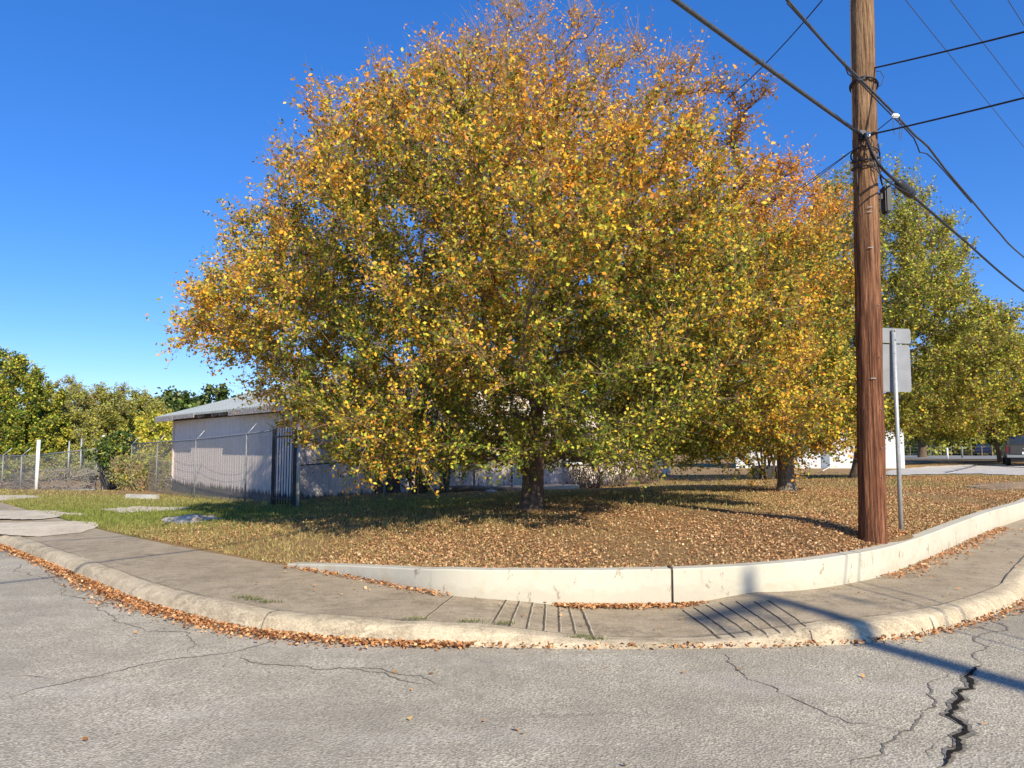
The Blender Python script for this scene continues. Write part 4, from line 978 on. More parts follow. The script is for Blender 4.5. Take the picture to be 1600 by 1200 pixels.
def wpos(px): # u along facade at picture column px
    k = (px - 800) / F; return (k * A_.y * 1.0 - A_.x) / (dx.x - k * dx.y)
u0, u1 = wpos(1281), wpos(1294)
dr = MB().prism([WP(u0, -.04, 0), WP(u1, -.04, 0), WP(u1, .02, 0), WP(u0, .02, 0)], zb + .2, zb + 2.2).build('door', simple('blue grey door', (.25, .30, .36), .6, .3), wb)
for px in (1225, 1255):
    u0 = wpos(px); u1 = u0 + .9
    w_ = MB().prism([WP(u0, -.03, 0), WP(u1, -.03, 0), WP(u1, .02, 0), WP(u0, .02, 0)], 1.35, 2.3).build('window', M['glass'], wb)
    MB().prism([WP(u0 - .06, -.06, 0), WP(u1 + .06, -.06, 0), WP(u1 + .06, -.0, 0), WP(u0 - .06, -.0, 0)], 1.28, 1.35).build('window_sill', M['whitepaint'], w_)
q = Pd(1291, 734, 40); zq = tz(q.x, q.y); mb = MB(); mb.beam((q.x - .3, q.y, zq + .05), (q.x + .28, q.y + .1, zq + .32), .5, .03, (0, .3, 1)); tag(mb.build('board', M['whitepaint']), 'white board propped slanting on the grass before the white building', 'board')

# pickup truck, seen from behind, cut by the right edge
def wheel(mbt, mbr, c, r, w, axis):
    """tyre with rounded shoulders + rim"""
    ax_ = Vector(axis).normalized(); e1 = ax_.orthogonal().normalized(); e2 = ax_.cross(e1); prof = [(r * .62, -w / 2), (r * .92, -w / 2), (r, -w * .36), (r, w * .36), (r * .92, w / 2), (r * .62, w / 2)]
    n_ = 24; vs = []; fs = []
    for k in range(n_):
        a = 2 * math.pi * k / n_; d = e1 * math.cos(a) + e2 * math.sin(a)
        for rr_, o_ in prof: vs.append(Vector(c) + d * rr_ + ax_ * o_)
    m_ = len(prof)
    for k in range(n_):
        k2 = (k + 1) % n_
        for j in range(m_): j2 = (j + 1) % m_; fs.append((k * m_ + j, k2 * m_ + j, k2 * m_ + j2, k * m_ + j2))
    mbt.add(vs, fs, True); mbr.tube([Vector(c) - ax_ * w * .3, Vector(c) + ax_ * w * .3], r * .63, 18); mbr.tube([Vector(c) - ax_ * w * .42, Vector(c) + ax_ * w * .42], r * .2, 10)
def extrude_profile(poly, x0, x1, name, m, parent, bevel=.03):
    """poly in (y,z), extruded along x"""
    n_ = len(poly); vs = [(x0, a, b_) for a, b_ in poly] + [(x1, a, b_) for a, b_ in poly]
    return MB().add(vs, [tuple(range(n_)), tuple(range(n_, 2 * n_))[::-1]] + [(i, n_ + i, n_ + (i + 1) % n_, (i + 1) % n_) for i in range(n_)]).build(name, m, parent, bevel, True)
tk = Pd(1569, 729, 46); tz_ = tz(tk.x + 1, tk.y)
TR = empty('pickup_truck', (tk.x + 1.0, tk.y - .5, tz_ + .03), 'dark dusty pickup truck parked tail first at the right edge of the picture', 'truck', None, R(-31))
# local: x across, y forward (away from the camera), z up; rear at y=0
body = [(0, .62), (0, 1.30), (2.0, 1.32), (2.05, 1.28), (3.9, 1.22), (5.25, 1.10), (5.35, .6), (4.75, .55), (4.6, .85), (3.9, .85), (3.75, .5), (1.55, .5), (1.4, .85), (.7, .85), (.55, .6)]
extrude_profile(body, -1.0, 1.0, 'body', M['truckpaint'], TR, .04)
extrude_profile([(1.95, 1.29), (2.15, 1.9), (2.35, 1.97), (3.35, 1.95), (4.05, 1.24)], -.86, .86, 'cab', M['truckpaint'], TR, .05)
def tb(c, s, name, m, parent=TR, bev=.01): return MB().box(c, s).build(name, m, parent, bev, True)
tb((0, -.02, 1.0), (1.55, .04, .52), 'tailgate', M['truckpaint']); tb((0, -.05, 1.08), (.24, .02, .07), 'tailgate_handle', M['chrome'])
tb((0, -.12, .60), (1.92, .16, .18), 'rear_bumper', M['galvdull'], TR, .03)
for s in (-1, 1): tb((s * .9, -.015, 1.02), (.15, .04, .38), 'taillight', M['taillight'])
wq = [(x_, y_ - .012, z_) for x_ in (-.62, .62) for y_, z_ in ((1.985, 1.42), (2.115, 1.82))]; wq2 = [(a_, b_ + .02, c_) for a_, b_, c_ in wq]
MB().add(wq + wq2, [(0, 2, 3, 1), (4, 5, 7, 6), (0, 1, 5, 4), (2, 6, 7, 3), (0, 4, 6, 2), (1, 3, 7, 5)]).build('rear_window', M['glass'], TR, 0, True)
tb((0, -.045, .80), (.32, .02, .16), 'licence_plate', M['whitepaint']); tb((0, -.26, .48), (.07, .25, .07), 'tow_hitch', M['iron'])
tb((0, .5, .55), (1.2, .1, .1), 'rear_axle', M['iron']); tb((0, 2.4, .46), (1.5, 4.4, .24), 'chassis', M['iron'])
for s in (-1, 1):
    for y_ in (1.05, 4.25):
        a = MB(); b2 = MB(); wheel(a, b2, (s * .84, y_, .39), .39, .27, (1, 0, 0)); w_ = a.build('wheel', M['tyre'], TR, 0, True); b2.build('rim', M['chrome'], w_, 0, True)
    tb((s * 1.12, 3.6, 1.35), (.16, .1, .22), 'side_mirror', M['truckpaint'])
# small dark blue car far off
ck = Pd(1537, 709, 90); CR = empty('parked_car', (ck.x, ck.y, tz(ck.x, ck.y) + .02), 'small dark blue car far away, left of the truck', 'car', None, R(-33))
extrude_profile([(-2.1, .35), (-2.15, .75), (-1.9, .95), (2.0, .88), (2.2, .7), (2.2, .35)], -.85, .85, 'body', M['bluepaint'], CR, .06)
extrude_profile([(-1.7, .93), (-1.1, 1.42), (.5, 1.42), (1.2, .9)], -.74, .74, 'cabin', M['glass'], CR, .05)
extrude_profile([(-1.12, 1.415), (-1.05, 1.46), (.45, 1.46), (.52, 1.415)], -.72, .72, 'roof', M['bluepaint'], CR, .01)
for s in (-1, 1):
    for y_ in (-1.3, 1.35):
        a = MB(); b2 = MB(); wheel(a, b2, (s * .78, y_, .32), .32, .2, (1, 0, 0)); w_ = a.build('wheel', M['tyre'], CR, 0, True); b2.build('rim', M['chrome'], w_, 0, True)
for px, d, h, m_, lab in ((1480, 66, 1.0, 'whitepaint', 'short white marker post beside the far road'), (1503, 70, 1.1, 'greyroof', 'short grey marker post beside the far road')):
    q = fp(px, d); tag(MB().tube([q, q + up * h], [.09, .07], 8).build('marker_post', M[m_]), lab, 'post')
# far fence
FF = empty('wire_fence', fp(1450, 82), 'thin wire fence along the far side of the distant road', 'fence')
for i, px in enumerate(range(1390, 1640, 16)):
    q = fp(px, 82); MB().tube([q, q + up * 1.2], .04, 5).build('post', M['brushwood'], FF)
mb = MB()
for h in (.4, .75, 1.1): mb.tube([fp(px, 82) + up * h for px in range(1390, 1640, 16)], .012, 3)
mb.build('wire', M['galvdull'], FF)
bgtree('leafy_tree', 'far dark trunked tree across the distant road, seen under the olive tree', 1441, 0, 76, 7.5, 3.8, MS, 51, 8000, .28, 'trees across the far road', 1.9, .4, 300, -.4, th=1.6)
bgtree('leafy_tree', 'far round tree across the distant road, above the blue car', 1525, 0, 105, 7.5, 4.5, GR, 52, 8000, .35, 'trees across the far road', .8, .3, 300, -.4)
bgtree('leafy_tree', 'far low tree across the distant road, under the right end of the olive boughs', 1478, 0, 98, 5.5, 4.5, MS, 53, 6000, .35, 'trees across the far road', .2, .3, 300, -.4)
bgtree('leafy_tree', 'far tree behind the truck cab', 1600, 0, 95, 8, 5, GR, 54, 8000, .35, 'trees across the far road', .6, .3, 300, -.4)

# far wood that closes the horizon
rg = np.random.default_rng(99); n_ = 130000
ang = rg.uniform(R(-60), R(60), n_); dd = rg.uniform(130, 190, n_); x_ = np.sin(ang) * dd; y_ = np.cos(ang) * dd
top = 5.5 + 2.2 * np.sin(ang * 23) + 1.3 * np.sin(ang * 61 + 1) + .8 * np.sin(ang * 140)
P = np.stack([x_, y_, -1 + (top + 1) * rg.random(n_) ** .8], 1)
cols = pick({'greygreen': .8 + 0 * x_, 'olive': .5 + 0 * x_, 'dkgreen': .5 + 0 * x_, 'brown': .2 + 0 * x_}, rg)
tag(leaves_mesh('far_wood', P, .65 * rg.uniform(.6, 1.3, n_), cols, M['leaf'], None, .2, rg, 1.2), 'far-off belt of mixed trees along the horizon', 'woods', kind='stuff')

# ------------------------------------------------------------------ utility pole
P0 = Vector((POLE.x, POLE.y, tz(POLE.x, POLE.y))); topd = Pd(1347, 0, POLE.y); axis = (topd - Pd(1364, 843, POLE.y)); axis.normalize()
PH = 10.5
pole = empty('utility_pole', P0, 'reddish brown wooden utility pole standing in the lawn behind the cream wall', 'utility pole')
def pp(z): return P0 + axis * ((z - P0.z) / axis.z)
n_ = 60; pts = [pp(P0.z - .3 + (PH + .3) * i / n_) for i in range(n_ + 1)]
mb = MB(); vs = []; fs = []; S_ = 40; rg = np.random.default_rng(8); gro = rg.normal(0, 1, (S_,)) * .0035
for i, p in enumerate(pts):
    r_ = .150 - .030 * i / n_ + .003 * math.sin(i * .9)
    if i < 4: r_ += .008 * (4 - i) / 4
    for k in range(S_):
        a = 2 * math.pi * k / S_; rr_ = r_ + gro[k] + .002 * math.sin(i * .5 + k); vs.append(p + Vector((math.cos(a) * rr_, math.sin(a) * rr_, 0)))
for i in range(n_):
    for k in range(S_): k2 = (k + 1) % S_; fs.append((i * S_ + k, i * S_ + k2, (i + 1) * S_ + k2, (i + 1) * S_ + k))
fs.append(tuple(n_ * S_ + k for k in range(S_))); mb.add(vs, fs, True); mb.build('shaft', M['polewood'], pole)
def hoop(z, rr_, r_, name, m_, tilt=0):
    pts = [pp(z) + Vector((math.cos(a) * rr_, math.sin(a) * rr_, tilt * math.cos(a + 2.2))) for a in np.linspace(0, 2 * math.pi, 25)]
    return MB().tube(pts, r_, 6, False).build(name, M[m_], pole)
def onpole(px, py):   # height on the pole seen at a picture row
    return Pd(px, py, POLE.y).z
hoop(onpole(1350, 135), .156, .014, 'cable_strap', 'cable', .05)
hoop(onpole(1350, 250), .161, .012, 'cable_strap', 'cable', -.05); hoop(onpole(1350, 262), .161, .010, 'cable_strap', 'cable', -.03); hoop(onpole(1350, 243), .161, .010, 'cable_strap', 'cable', .06)
for py, px in ((337, 1343), (392, 1344), (593, 1351), (330, 1345)):
    z = onpole(px, py); c = pp(z); MB().tube([c + Vector((-.06, -.15, 0)), c + Vector((-.03, -.158, .0)), c + Vector((-.005, -.163, 0))], .005, 5).build('staple', M['galv'], pole)
for py in (700, 560, 640, 480, 745): 
    c = pp(onpole(1350, py)); MB().tube([c + Vector((.05, -.12, 0)), c + Vector((.052, -.155, 0))], .006, 6).build('nail', M['galvdull'], pole)
# closure box on the right side
zc = onpole(1378, 313); c = pp(zc) + Vector((.235, -.02, 0)); bx_ = MB().box(c, (.075, .14, .34)).build('terminal_box', M['blackplastic'], pole, .015)
MB().box(c + Vector((-.065, 0, .04)), (.08, .05, .08)).build('bracket', M['iron'], bx_, .005)
MB().tube([c + Vector((-.05, -.02, .17)), c + Vector((-.09, -.06, .32)), pp(zc + .42) + Vector((.08, -.14, 0))], .008, 6).build('box_cable', M['cable'], pole)
MB().tube([c + Vector((-.03, -.02, -.17)), c + Vector((-.06, -.05, -.27)), pp(zc - .2) + Vector((.12, -.10, 0)), pp(zc + .1) + Vector((.12, -.11, 0))], .007, 6).build('box_cable', M['cable'], pole)
# clamp where the lower cable meets the pole, left front
zA = onpole(1333, 218); cA = pp(zA) + Vector((-.10, -.13, 0)); cl = MB().box(cA, (.09, .07, .11)).build('cable_clamp', M['iron'], pole, .012); MB().box(cA + Vector((.06, -.03, -.01)), (.06, .05, .06)).build('clamp_plate', M['galv'], cl, .008)
for pts in ([(-.12, -.12, 0), (-.08, -.15, -.2), (-.02, -.16, -.36), (.06, -.15, -.45)], [(-.05, -.15, .0), (.03, -.17, -.12), (.0, -.165, -.33), (.05, -.155, -.6)], [(-.12, -.1, 0), (-.145, -.08, -.4), (-.13, -.1, -.8)], [(.1, -.12, -.1), (.16, -.05, -.25), (.15, -.05, -.5), (.2, -.03, -.62)]):
    P_ = [pp(zA + q[2]) + Vector((q[0], q[1], 0)) for q in pts]; MB().tube([Vector(v_) for v_ in smoothcurve(P_, .04)], .006, 5).build('hanging_cable', M['cable'], pole)
# thin down lead on the left side
MB().tube([pp(z) + Vector((-.158, -.01, 0)) for z in np.linspace(zA - .1, PH - .2, 14)], .004, 4).build('down_lead', M['cable'], pole)
for k in range(3):
    z0_ = onpole(1340, 10) + .05 * k; MB().tube([pp(z0_) + Vector((-.12, -.1, 0)), pp(z0_ + .1) + Vector((-.2, -.12, 0)), pp(z0_ + .3) + Vector((-.17, -.1, 0))], .006, 5).build('hanging_cable', M['cable'], pole)
# crossarm above the frame for its own conductors
MB().beam(pp(9.6) + Vector((-.9, .75 , 0)), pp(9.6) + Vector((.9, -.75, 0)), .09, .11).build('crossarm', M['polewood'], pole)

# cables: world polylines
DIR = Vector((1, 1, 0)).normalized()
def sagline(a, b_, sag, n_=40):
    a = Vector(a); b_ = Vector(b_); return [a.lerp(b_, t) - up * (sag * 4 * t * (1 - t)) for t in np.linspace(0, 1, n_)]
def cable(pts, r_, label, m_='cable', name='cable', group='overhead cables'):
    o = MB().tube(pts, r_, 6).build(name, M[m_]); return tag(o, label, 'cable', group)
# cable A: from behind the camera to the clamp, on to the far right
wa = Pd(1055, 0, 5.6)
back = cA + (wa - cA) * 1.0
dv = (wa - cA); far0 = cA + dv * 7.5; far0.z = 6.0
ptsA = [cA + dv * t + up * (.03 * t * (t - 1) if t < 1 else .025 * (t - 1) ** 1.6 + .03 * (t - 1)) for t in np.concatenate([np.linspace(0, 1, 8), np.linspace(1.3, 9, 24)])]
MBo = cable(ptsA, .021, 'thick grey cable coming from overhead to the clamp on the pole', 'cablegrey')
ptsA2 = [cA + Vector((.02, -.03, 0)), Pd(1372, 255, 8.3), Pd(1410, 292, 9.1), Pd(1500, 370, 11.2), Pd(1600, 455, 13.9), Pd(1700, 520, 19)]
cable([Vector(p) for p in smoothcurve(ptsA2, .3)], .017, 'thick dark cable running from the pole clamp down to the right', 'cable')
ptsA3 = [cA + Vector((.04, -.02, -.05)), Pd(1372, 268, 8.25), Pd(1398, 290, 8.8), Pd(1425, 304, 9.3)]
cable([Vector(p) for p in smoothcurve(ptsA3, .2)], .010, 'thin loop of cable under the thick one beside the black splice case', 'cable')
sp0 = Pd(1402, 285, 8.95); sp1 = Pd(1427, 305, 9.45); rt = empty('splice_case', sp0.lerp(sp1, .5), 'black splice case hanging on the lower cable right of the pole', 'splice case')
MB().tube([sp0, sp0.lerp(sp1, .06), sp0.lerp(sp1, .12), sp0.lerp(sp1, .88), sp0.lerp(sp1, .94), sp1], [.02, .045, .062, .062, .045, .02], 12).build('case', M['blackplastic'], rt)
for t in (.3, .5, .7): MB().tube([sp0.lerp(sp1, t - .02), sp0.lerp(sp1, t + .02)], .066, 12).build('band', M['blackplastic'], rt)
# cable B: upper
b0 = Pd(1230, 0, 6.55); b1 = Pd(1345, 125, 7.72); db = b1 - b0
ptsB = [b0 - db * 7 + up * .6, b0 - db * 2 + up * .05, b0, b0.lerp(b1, .5) - up * .03, b1, Pd(1398, 178, 8.5), Pd(1430, 212, 9.0), Pd(1450, 229, 9.3), Pd(1475, 262, 9.8), Pd(1520, 315, 10.9), Pd(1560, 362, 12.2), Pd(1600, 402, 13.9), Pd(1700, 480, 20)]
cable([Vector(p) for p in smoothcurve(ptsB, .25)], .014, 'upper grey cable crossing in front of the pole and bending down to the right', 'cablegrey')
ptsB2 = [b0 - up * .03, b1 - up * .04, Pd(1395, 182, 8.5), Pd(1428, 216, 9.0), Pd(1437, 238, 9.1), Pd(1448, 240, 9.25), Pd(1474, 266, 9.8), Pd(1518, 317, 10.9)]
cable([Vector(p) for p in smoothcurve(ptsB2, .25)], .008, 'thin dark line lashed under the upper cable', 'cable')
ptsB3 = [Pd(1320, 95, 7.5), Pd(1325, 115, 7.6), Pd(1345, 125, 7.68), Pd(1352, 118, 7.75)]
cable([Vector(p) for p in smoothcurve(ptsB3, .05)], .008, 'short drooping grey wire loop left of the pole under the upper cable', 'cablegrey')
q = Pd(1399, 181, 8.47); rt = empty('drop_clamp', q, 'small white junction on the upper cable right of the pole', 'clamp'); MB().box(q, (.09, .05, .045)).build('body', M['porcelain'], rt, .015)
for dx_ in (-.02, .03, .05): MB().tube([q + Vector((dx_, 0, 0)), q + Vector((dx_ * 1.6, 0, -.15)), q + Vector((dx_, 0, -.25 - dx_))], .004, 5).build('lead', M['cable'], rt)
cable([Pd(1400, 180, 8.5), Pd(1330, 237, 9.8), Pd(1270, 283, 11.5), Pd(1150, 360, 16)], .006, 'thin service wire sloping behind the pole into the big tree')
cable([pp(zA - .12) + Vector((-.13, .0, 0)), Pd(1285, 268, 9.4), Pd(1240, 300, 11.5)], .005, 'short thin wire going from the pole left into the orange leaves')
# lines across the right-hand street
for py0, py1, z_off, lab in ((112, 50, 0, 'dark wire leaving the pole to the right, upper of two'), (219, 153, 0, 'dark wire leaving the pole to the right, lower of two')):
    a = pp(onpole(1352, py0)) + Vector((.09, -.09, 0)) if py0 == 112 else pp(onpole(1345, py0)) + Vector((-.02, -.16, 0)); b_ = Pd(1600, py1, 6.8); d_ = b_ - a
    pts = [a + d_ * t + up * .022 * t * (t - 1) for t in np.linspace(0, 8, 40)]
    cable(pts, .010, lab)
q1 = pp(onpole(1365, 115)) + Vector((.13, -.06, 0)); cable([q1, q1 + Vector((.05, 0, .0)), q1 + Vector((.09, 0, -.08)), q1 + Vector((.05, 0, -.18)), q1 + Vector((-.02, 0, -.22))], .005, 'tiny hanging wire loop just right of the pole')
cable([Vector(p) for p in smoothcurve([Pd(1285, 0, 8.1), Pd(1235, 58, 9.0), Pd(1170, 125, 10.2), Pd(1100, 185, 12)], .3)], .008, 'thin dark wire crossing the top sky into the big tree')
# three high conductors
for i, (x_, xb, yb, lab) in enumerate(((1415, 1600, 230, 'faint high wire over the pole, leftmost of three'), (1485, 1600, 150, 'faint high wire over the pole, middle of three'), (1575, 1600, 40, 'faint high wire at the top right corner'))):
    a = Pz(x_, 0, 9.5); b_ = Pz(xb, yb, 9.5); d_ = (b_ - a).normalized(); cable(sagline(a - d_ * 30, a + d_ * 40, .0, 20), .0065, lab, 'cablegrey', 'power_line', 'high power lines')
# far lines at right
q0, q1 = Pd(1500, 486, 112), Pd(1650, 478, 112)
for k in range(3): cable([q0 + up * (.55 * k - 1.1), q1 + up * (.55 * k - 1.1)], .02, ['far wire low in the right sky, lowest of three', 'far wire low in the right sky, middle of three', 'far wire low in the right sky, top of three'][k], 'cablegrey', 'power_line', 'far power lines')
q = Pd(1536, 700, 112); rt = empty('utility_pole', (q.x, q.y, tz(q.x, q.y)), 'far thin utility pole poking above the right tree', 'utility pole')
MB().tube([(q.x, q.y, tz(q.x, q.y)), Pd(1536, 484, 112)], [.2, .16], 10).build('shaft', M['darkwood'], rt); t_ = Pd(1536, 492, 112); MB().beam(t_ + Vector((-1.1, 0, 0)), t_ + Vector((1.1, 0, 0)), .14, .14).build('crossarm', M['darkwood'], rt)

# another pole behind the photographer, unseen; fittings shaped for its shadow on the street
B0 = Vector((9.9, -8.9, 0)); sh = empty('utility_pole', B0, 'wooden utility pole across the street whose shadow lies over the road and the cream wall', 'utility pole')
MB().tube([B0, B0 + up * 10.6, B0 + up * 11.6], [.17, .125, .05], 14).build('shaft', M['polewood'], sh)
MB().beam(B0 + Vector((-.85, -.5, 11.1)), B0 + Vector((.1, .06, 11.15)), .12, .14).build('crossarm', M['polewood'], sh)  # one-sided, shaped to cast the shadow blob on the sidewalk
MB().tube([B0 + Vector((.36, .2, 8.3)), B0 + Vector((.36, .2, 8.4)), B0 + Vector((.36, .2, 9.2)), B0 + Vector((.36, .2, 9.3))], [.12, .21, .21, .1], 16).build('shadow_drum', M['galvdull'], sh)  # unseen drum, added to broaden the shadow band on the street
for s_ in (-.8, -.4, .6): MB().tube([B0 + Vector((s_, s_ * .58, 10.8)), B0 + Vector((s_, s_ * .58, 11.1))], [.05, .03], 8).build('insulator', M['porcelain'], sh)
MB().tube([B0 + Vector((-.1, 0, 8.2)), B0 + Vector((-.6, -.3, 8.7)), B0 + Vector((-1.1, -.6, 8.8))], .05, 8).build('shadow_arm', M['galv'], sh)  # unseen arm and its tip, added for a side band in the shadow
MB().tube([B0 + Vector((-1.0, -.55, 8.8)), B0 + Vector((-1.25, -.7, 8.77)), B0 + Vector((-1.6, -.9, 8.74))], [.06, .15, .07], 10).build('shadow_arm_tip', M['galv'], sh)

# ------------------------------------------------------------------ road sign seen from behind
S0 = Vector((SIGN.x, SIGN.y, tz(SIGN.x, SIGN.y))); st = Pd(1396, 516, SIGN.y + .1); ax_ = (st - S0)
sg = empty('road_sign', S0, 'grey back of a road sign on a slim steel post behind the utility pole', 'sign')
MB().tube([S0 - ax_ * .03, st + ax_ * .002], .028, 12).build('post', M['galv'], sg)
rz = R(14); X_ = Vector((math.cos(rz), math.sin(rz), 0)); off = Vector((-math.sin(rz), math.cos(rz), 0)) * .045
def panel(py0, py1, wd, lab=None):
    c0 = Pd(1397, (py0 + py1) / 2, SIGN.y + .09); h = Pd(1397, py0, SIGN.y).z - Pd(1397, py1, SIGN.y).z; c_ = c0 + off; n_ = []; r_ = .035
    for cx_, cz_, a0 in ((1, 1, 0), (-1, 1, 90), (-1, -1, 180), (1, -1, 270)):
        for k in range(5):
            a = R(a0 + k * 22.5); n_.append((cx_ * (wd / 2 - r_) + r_ * math.cos(a), cz_ * (h / 2 - r_) + r_ * math.sin(a)))
    nf = off.normalized() * .003; m_ = len(n_); v0 = [c_ + X_ * a + up * b_ - nf for a, b_ in n_]; v1 = [c_ + X_ * a + up * b_ + nf for a, b_ in n_]
    mb = MB(); mb.add(v0 + v1, [tuple(range(m_)), tuple(range(m_, 2 * m_))[::-1]] + [(i, m_ + i, m_ + (i + 1) % m_, (i + 1) % m_) for i in range(m_)]); pn = mb.build('sign_panel', M['signback'], sg)
    f = MB(); f.add([v + nf * .6 for v in v1], [tuple(range(m_))[::-1]]); f.build('sign_face', M['signface'], pn)
    for t in (-.3, .3): MB().tube([c_ + up * h * t - off * 1.7, c_ + up * h * t - off * 1.2], .012, 6).build('bolt', M['galv'], pn)
panel(512, 535.5, .60); panel(537, 612, .60)

# ------------------------------------------------------------------ leaf litter and grass blades
def inpatch(x, y):
    r_ = np.zeros(len(x), bool)
    for Q in PATCH:
        c_ = np.zeros(len(x), bool); n_ = len(Q)
        for i in range(n_):
            (x1, y1), (x2, y2) = Q[i], Q[(i + 1) % n_]
            if y1 == y2: continue
            h = ((y1 > y) != (y2 > y)) & (x < (x2 - x1) * (y - y1) / (y2 - y1) + x1); c_ ^= h
        r_ |= c_
    return r_
def lawn_points(n_, x0, x1, dens_f, rg, dmax):
    out = []; tot = 0
    while tot < n_:
        x = rg.uniform(x0, x1, 60000); y = lineY(Wc, x) + .2 + rg.random(60000) ** 1.5 * dmax
        keep = (rg.random(60000) < dens_f(x, y)) & (np.abs(x) < .74 * y + .8) & (~inpatch(x, y) | (rg.random(60000) < .08)); out.append(np.stack([x[keep], y[keep]], 1)); tot += keep.sum()
        if len(out) > 200: break
    p = np.concatenate(out)[:n_]; return p
rg = np.random.default_rng(33)
def ld(x, y):
    g = green(x, y); nn = nz3(np.stack([x, y, 0 * x], 1), 1.1, 5)
    return np.clip(.8 - .75 * g + .6 * nn, .04, 1) * np.clip((x + 7.5) / 4, .02, 1) * np.clip(1.25 - (y - 8) / 26, .1, 1)
p = lawn_points(210000, -9, 20, ld, rg, 20)
P = np.stack([p[:, 0], p[:, 1], TZ(p[:, 0], p[:, 1]) + rg.uniform(.006, .03, len(p))], 1)
LIT = lambda n_, r: (np.array([(.46, .24, .11), (.58, .35, .17), (.30, .15, .07), (.68, .50, .29), (.17, .095, .05)])[r.choice(5, n_, p=[.32, .25, .2, .13, .1])] * r.uniform(.85, 1.4, (n_, 1)))
tag(leaves_mesh('fallen_leaves', P, .0165 * rg.uniform(.5, 1.7, len(P)), LIT(len(P), rg), M['litter'], None, .5, rg, 1.4), 'brown fallen leaves scattered thickly over the lawn behind the wall', 'fallen leaves', kind='stuff')
# gutter, wall foot, street
pts = []
def scatter_along(C, off_fn, n_, xa, xb, zf_):
    sel = C[(C[:, 0] > xa) & (C[:, 0] < xb)]; j = rg.integers(1, len(sel) - 1, n_); t = sel[j + 0] - sel[j - 1]; nn = np.stack([-t[:, 1], t[:, 0]], 1); nn /= np.linalg.norm(nn, axis=1)[:, None] + 1e-9
    o_ = off_fn(n_, sel[j, 0]); q = sel[j, :2] + nn * o_[:, None] + rg.normal(0, .03, (n_, 2)); return np.stack([q[:, 0], q[:, 1], zf_(n_, sel[j])], 1)
KR = resample(K[(K[:, 0] > -14) & (K[:, 0] < 12)], 2500); WR = resample(Wc[(Wc[:, 0] > -6) & (Wc[:, 0] < 13)], 2000)
wfn = lambda n_, x: -np.abs(rg.normal(0, 1, n_)) * np.interp(x, [-9, -5.5, -4, -1.5, 0, 1.5, 3, 5], [.04, .08, .13, .09, .035, .02, .04, .10]) + .03
zr = lambda n_, s: rg.uniform(.006, .04, n_)
pts.append(scatter_along(KR, wfn, 8500, -8.5, -.3, zr)); pts.append(scatter_along(KR, wfn, 300, -.3, 2.7, zr)); pts.append(scatter_along(KR, wfn, 1700, 2.7, 9, zr))
zwk = lambda n_, s: s[:, 2] + rg.uniform(.006, .03, n_)
wf2 = lambda n_, x: -np.abs(rg.normal(0, 1, n_)) * .05
pts.append(scatter_along(WR, wf2, 1500, .4, 2.4, zwk)); pts.append(scatter_along(WR, wf2, 500, -2.6, -.6, zwk)); pts.append(scatter_along(WR, lambda n_, x: -np.abs(rg.normal(0, .12, n_)), 1300, 4.0, 8.5, zwk))
pts.append(scatter_along(WR, lambda n_, x: -rg.random(n_) * 1.0, 110, -2.6, 8, zwk))
P = np.concatenate(pts)
tag(leaves_mesh('fallen_leaves', P, .024 * rg.uniform(.6, 1.4, len(P)), LIT(len(P), rg) * np.array([1.0, .86, .76]), M['litter'], None, .55, rg, 1.45), 'rusty fallen leaves gathered in the gutter and at the foot of the wall', 'fallen leaves', kind='stuff')
n_ = 90; x = rg.uniform(-6, 6, n_); y = rg.uniform(3.3, 8, n_); kk = (y < lineY(K, x) - .1); P = np.stack([x[kk], y[kk], np.full(kk.sum(), .014)], 1)
tag(leaves_mesh('fallen_leaves', P, .032 * rg.uniform(.6, 1.3, len(P)), LIT(len(P), rg) * np.array([1.2, 1.1, .7]), M['litter'], None, .75, rg, 1.3), 'single dry leaves strewn over the grey street', 'fallen leaves', kind='stuff')
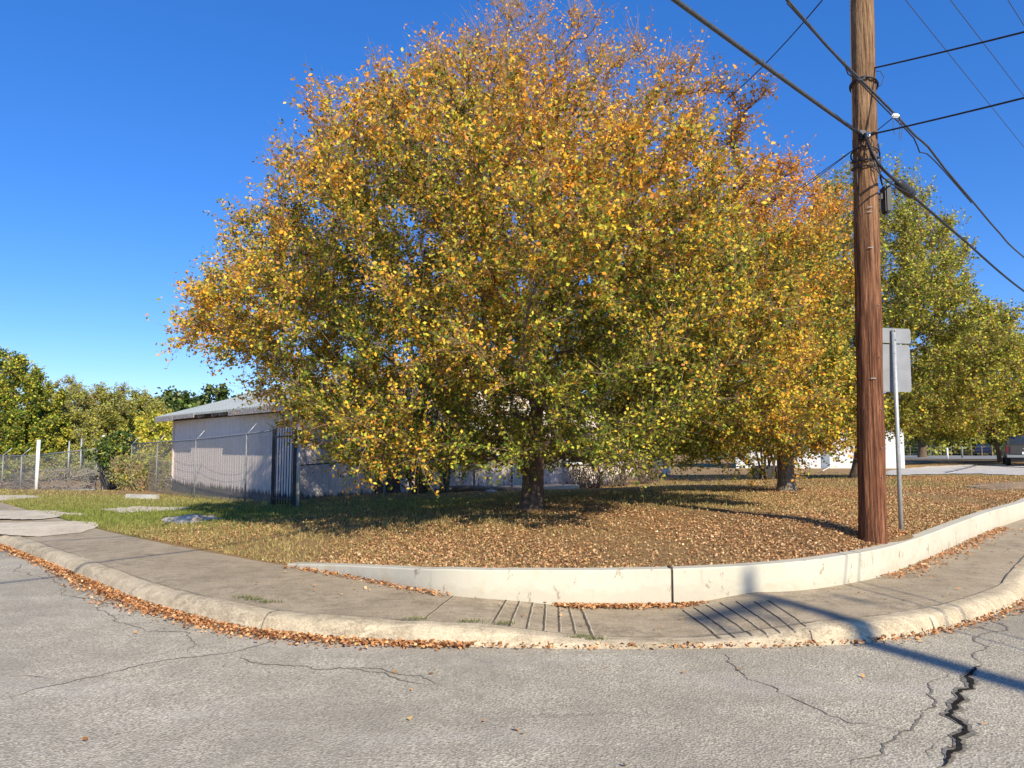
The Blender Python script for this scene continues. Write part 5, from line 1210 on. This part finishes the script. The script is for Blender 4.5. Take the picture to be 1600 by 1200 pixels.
# grass blades
def gd(x, y):
    g = green(x, y); return np.clip(.22 + .9 * g + .25 * nz3(np.stack([x, y, 0 * x], 1), 1.5, 9), .04, 1) * np.clip(1.3 - (y - 9) / 18, .1, 1)
p = lawn_points(90000, -18, 18, gd, rg, 20)
n_ = len(p); z = TZ(p[:, 0], p[:, 1]); h = rg.uniform(.02, .06, n_) * (1 + .5 * green(p[:, 0], p[:, 1])); a = rg.uniform(0, 6.28, n_); w = .0045 + .0006 * p[:, 1]
b0 = np.stack([p[:, 0] - np.cos(a) * w, p[:, 1] - np.sin(a) * w, z - .005], 1); b1 = np.stack([p[:, 0] + np.cos(a) * w, p[:, 1] + np.sin(a) * w, z - .005], 1); tp = np.stack([p[:, 0] + rg.normal(0, .02, n_), p[:, 1] + rg.normal(0, .02, n_), z + h], 1)
g = green(p[:, 0], p[:, 1])[:, None] + rg.normal(0, .25, (n_, 1)); g = np.clip(g, 0, 1)
cols = (np.array([[.42, .32, .14]]) * (1 - g) + np.array([[.22, .26, .055]]) * g) * rg.uniform(.7, 1.3, (n_, 1))
tag(np_mesh('grass', np.stack([b0, b1, tp], 1).reshape(-1, 3), np.arange(n_ * 3).reshape(-1, 3), M['leaf'], None, np.repeat(cols, 3, 0)), 'short patchy grass on the corner lawn', 'grass', kind='stuff')
# weeds in the walk seam
tufts = [(785, 978), (735, 972), (930, 1000), (380, 935), (400, 938), (420, 942), (650, 968), (905, 998), (1055, 887)]
V = []; 
for px, py in tufts:
    q = swpoint(px, py); q = on_walk(q)
    for k in range(60):
        bx0 = q + Vector((rg.normal() * .06, rg.normal() * .015, 0)); a = rg.uniform(0, 6.28); V += [bx0 + Vector((.003, 0, 0)), bx0 - Vector((.003, 0, 0)), bx0 + Vector((math.cos(a) * .02, math.sin(a) * .02, rg.uniform(.01, .04)))]
V = np.array([tuple(v) for v in V]); tag(np_mesh('weeds', V, np.arange(len(V)).reshape(-1, 3), M['leaf'], None, np.tile(np.array([[.16, .17, .06]]), (len(V), 1))), 'small weeds sprouting in the seam between walk and kerb', 'weeds', kind='stuff')
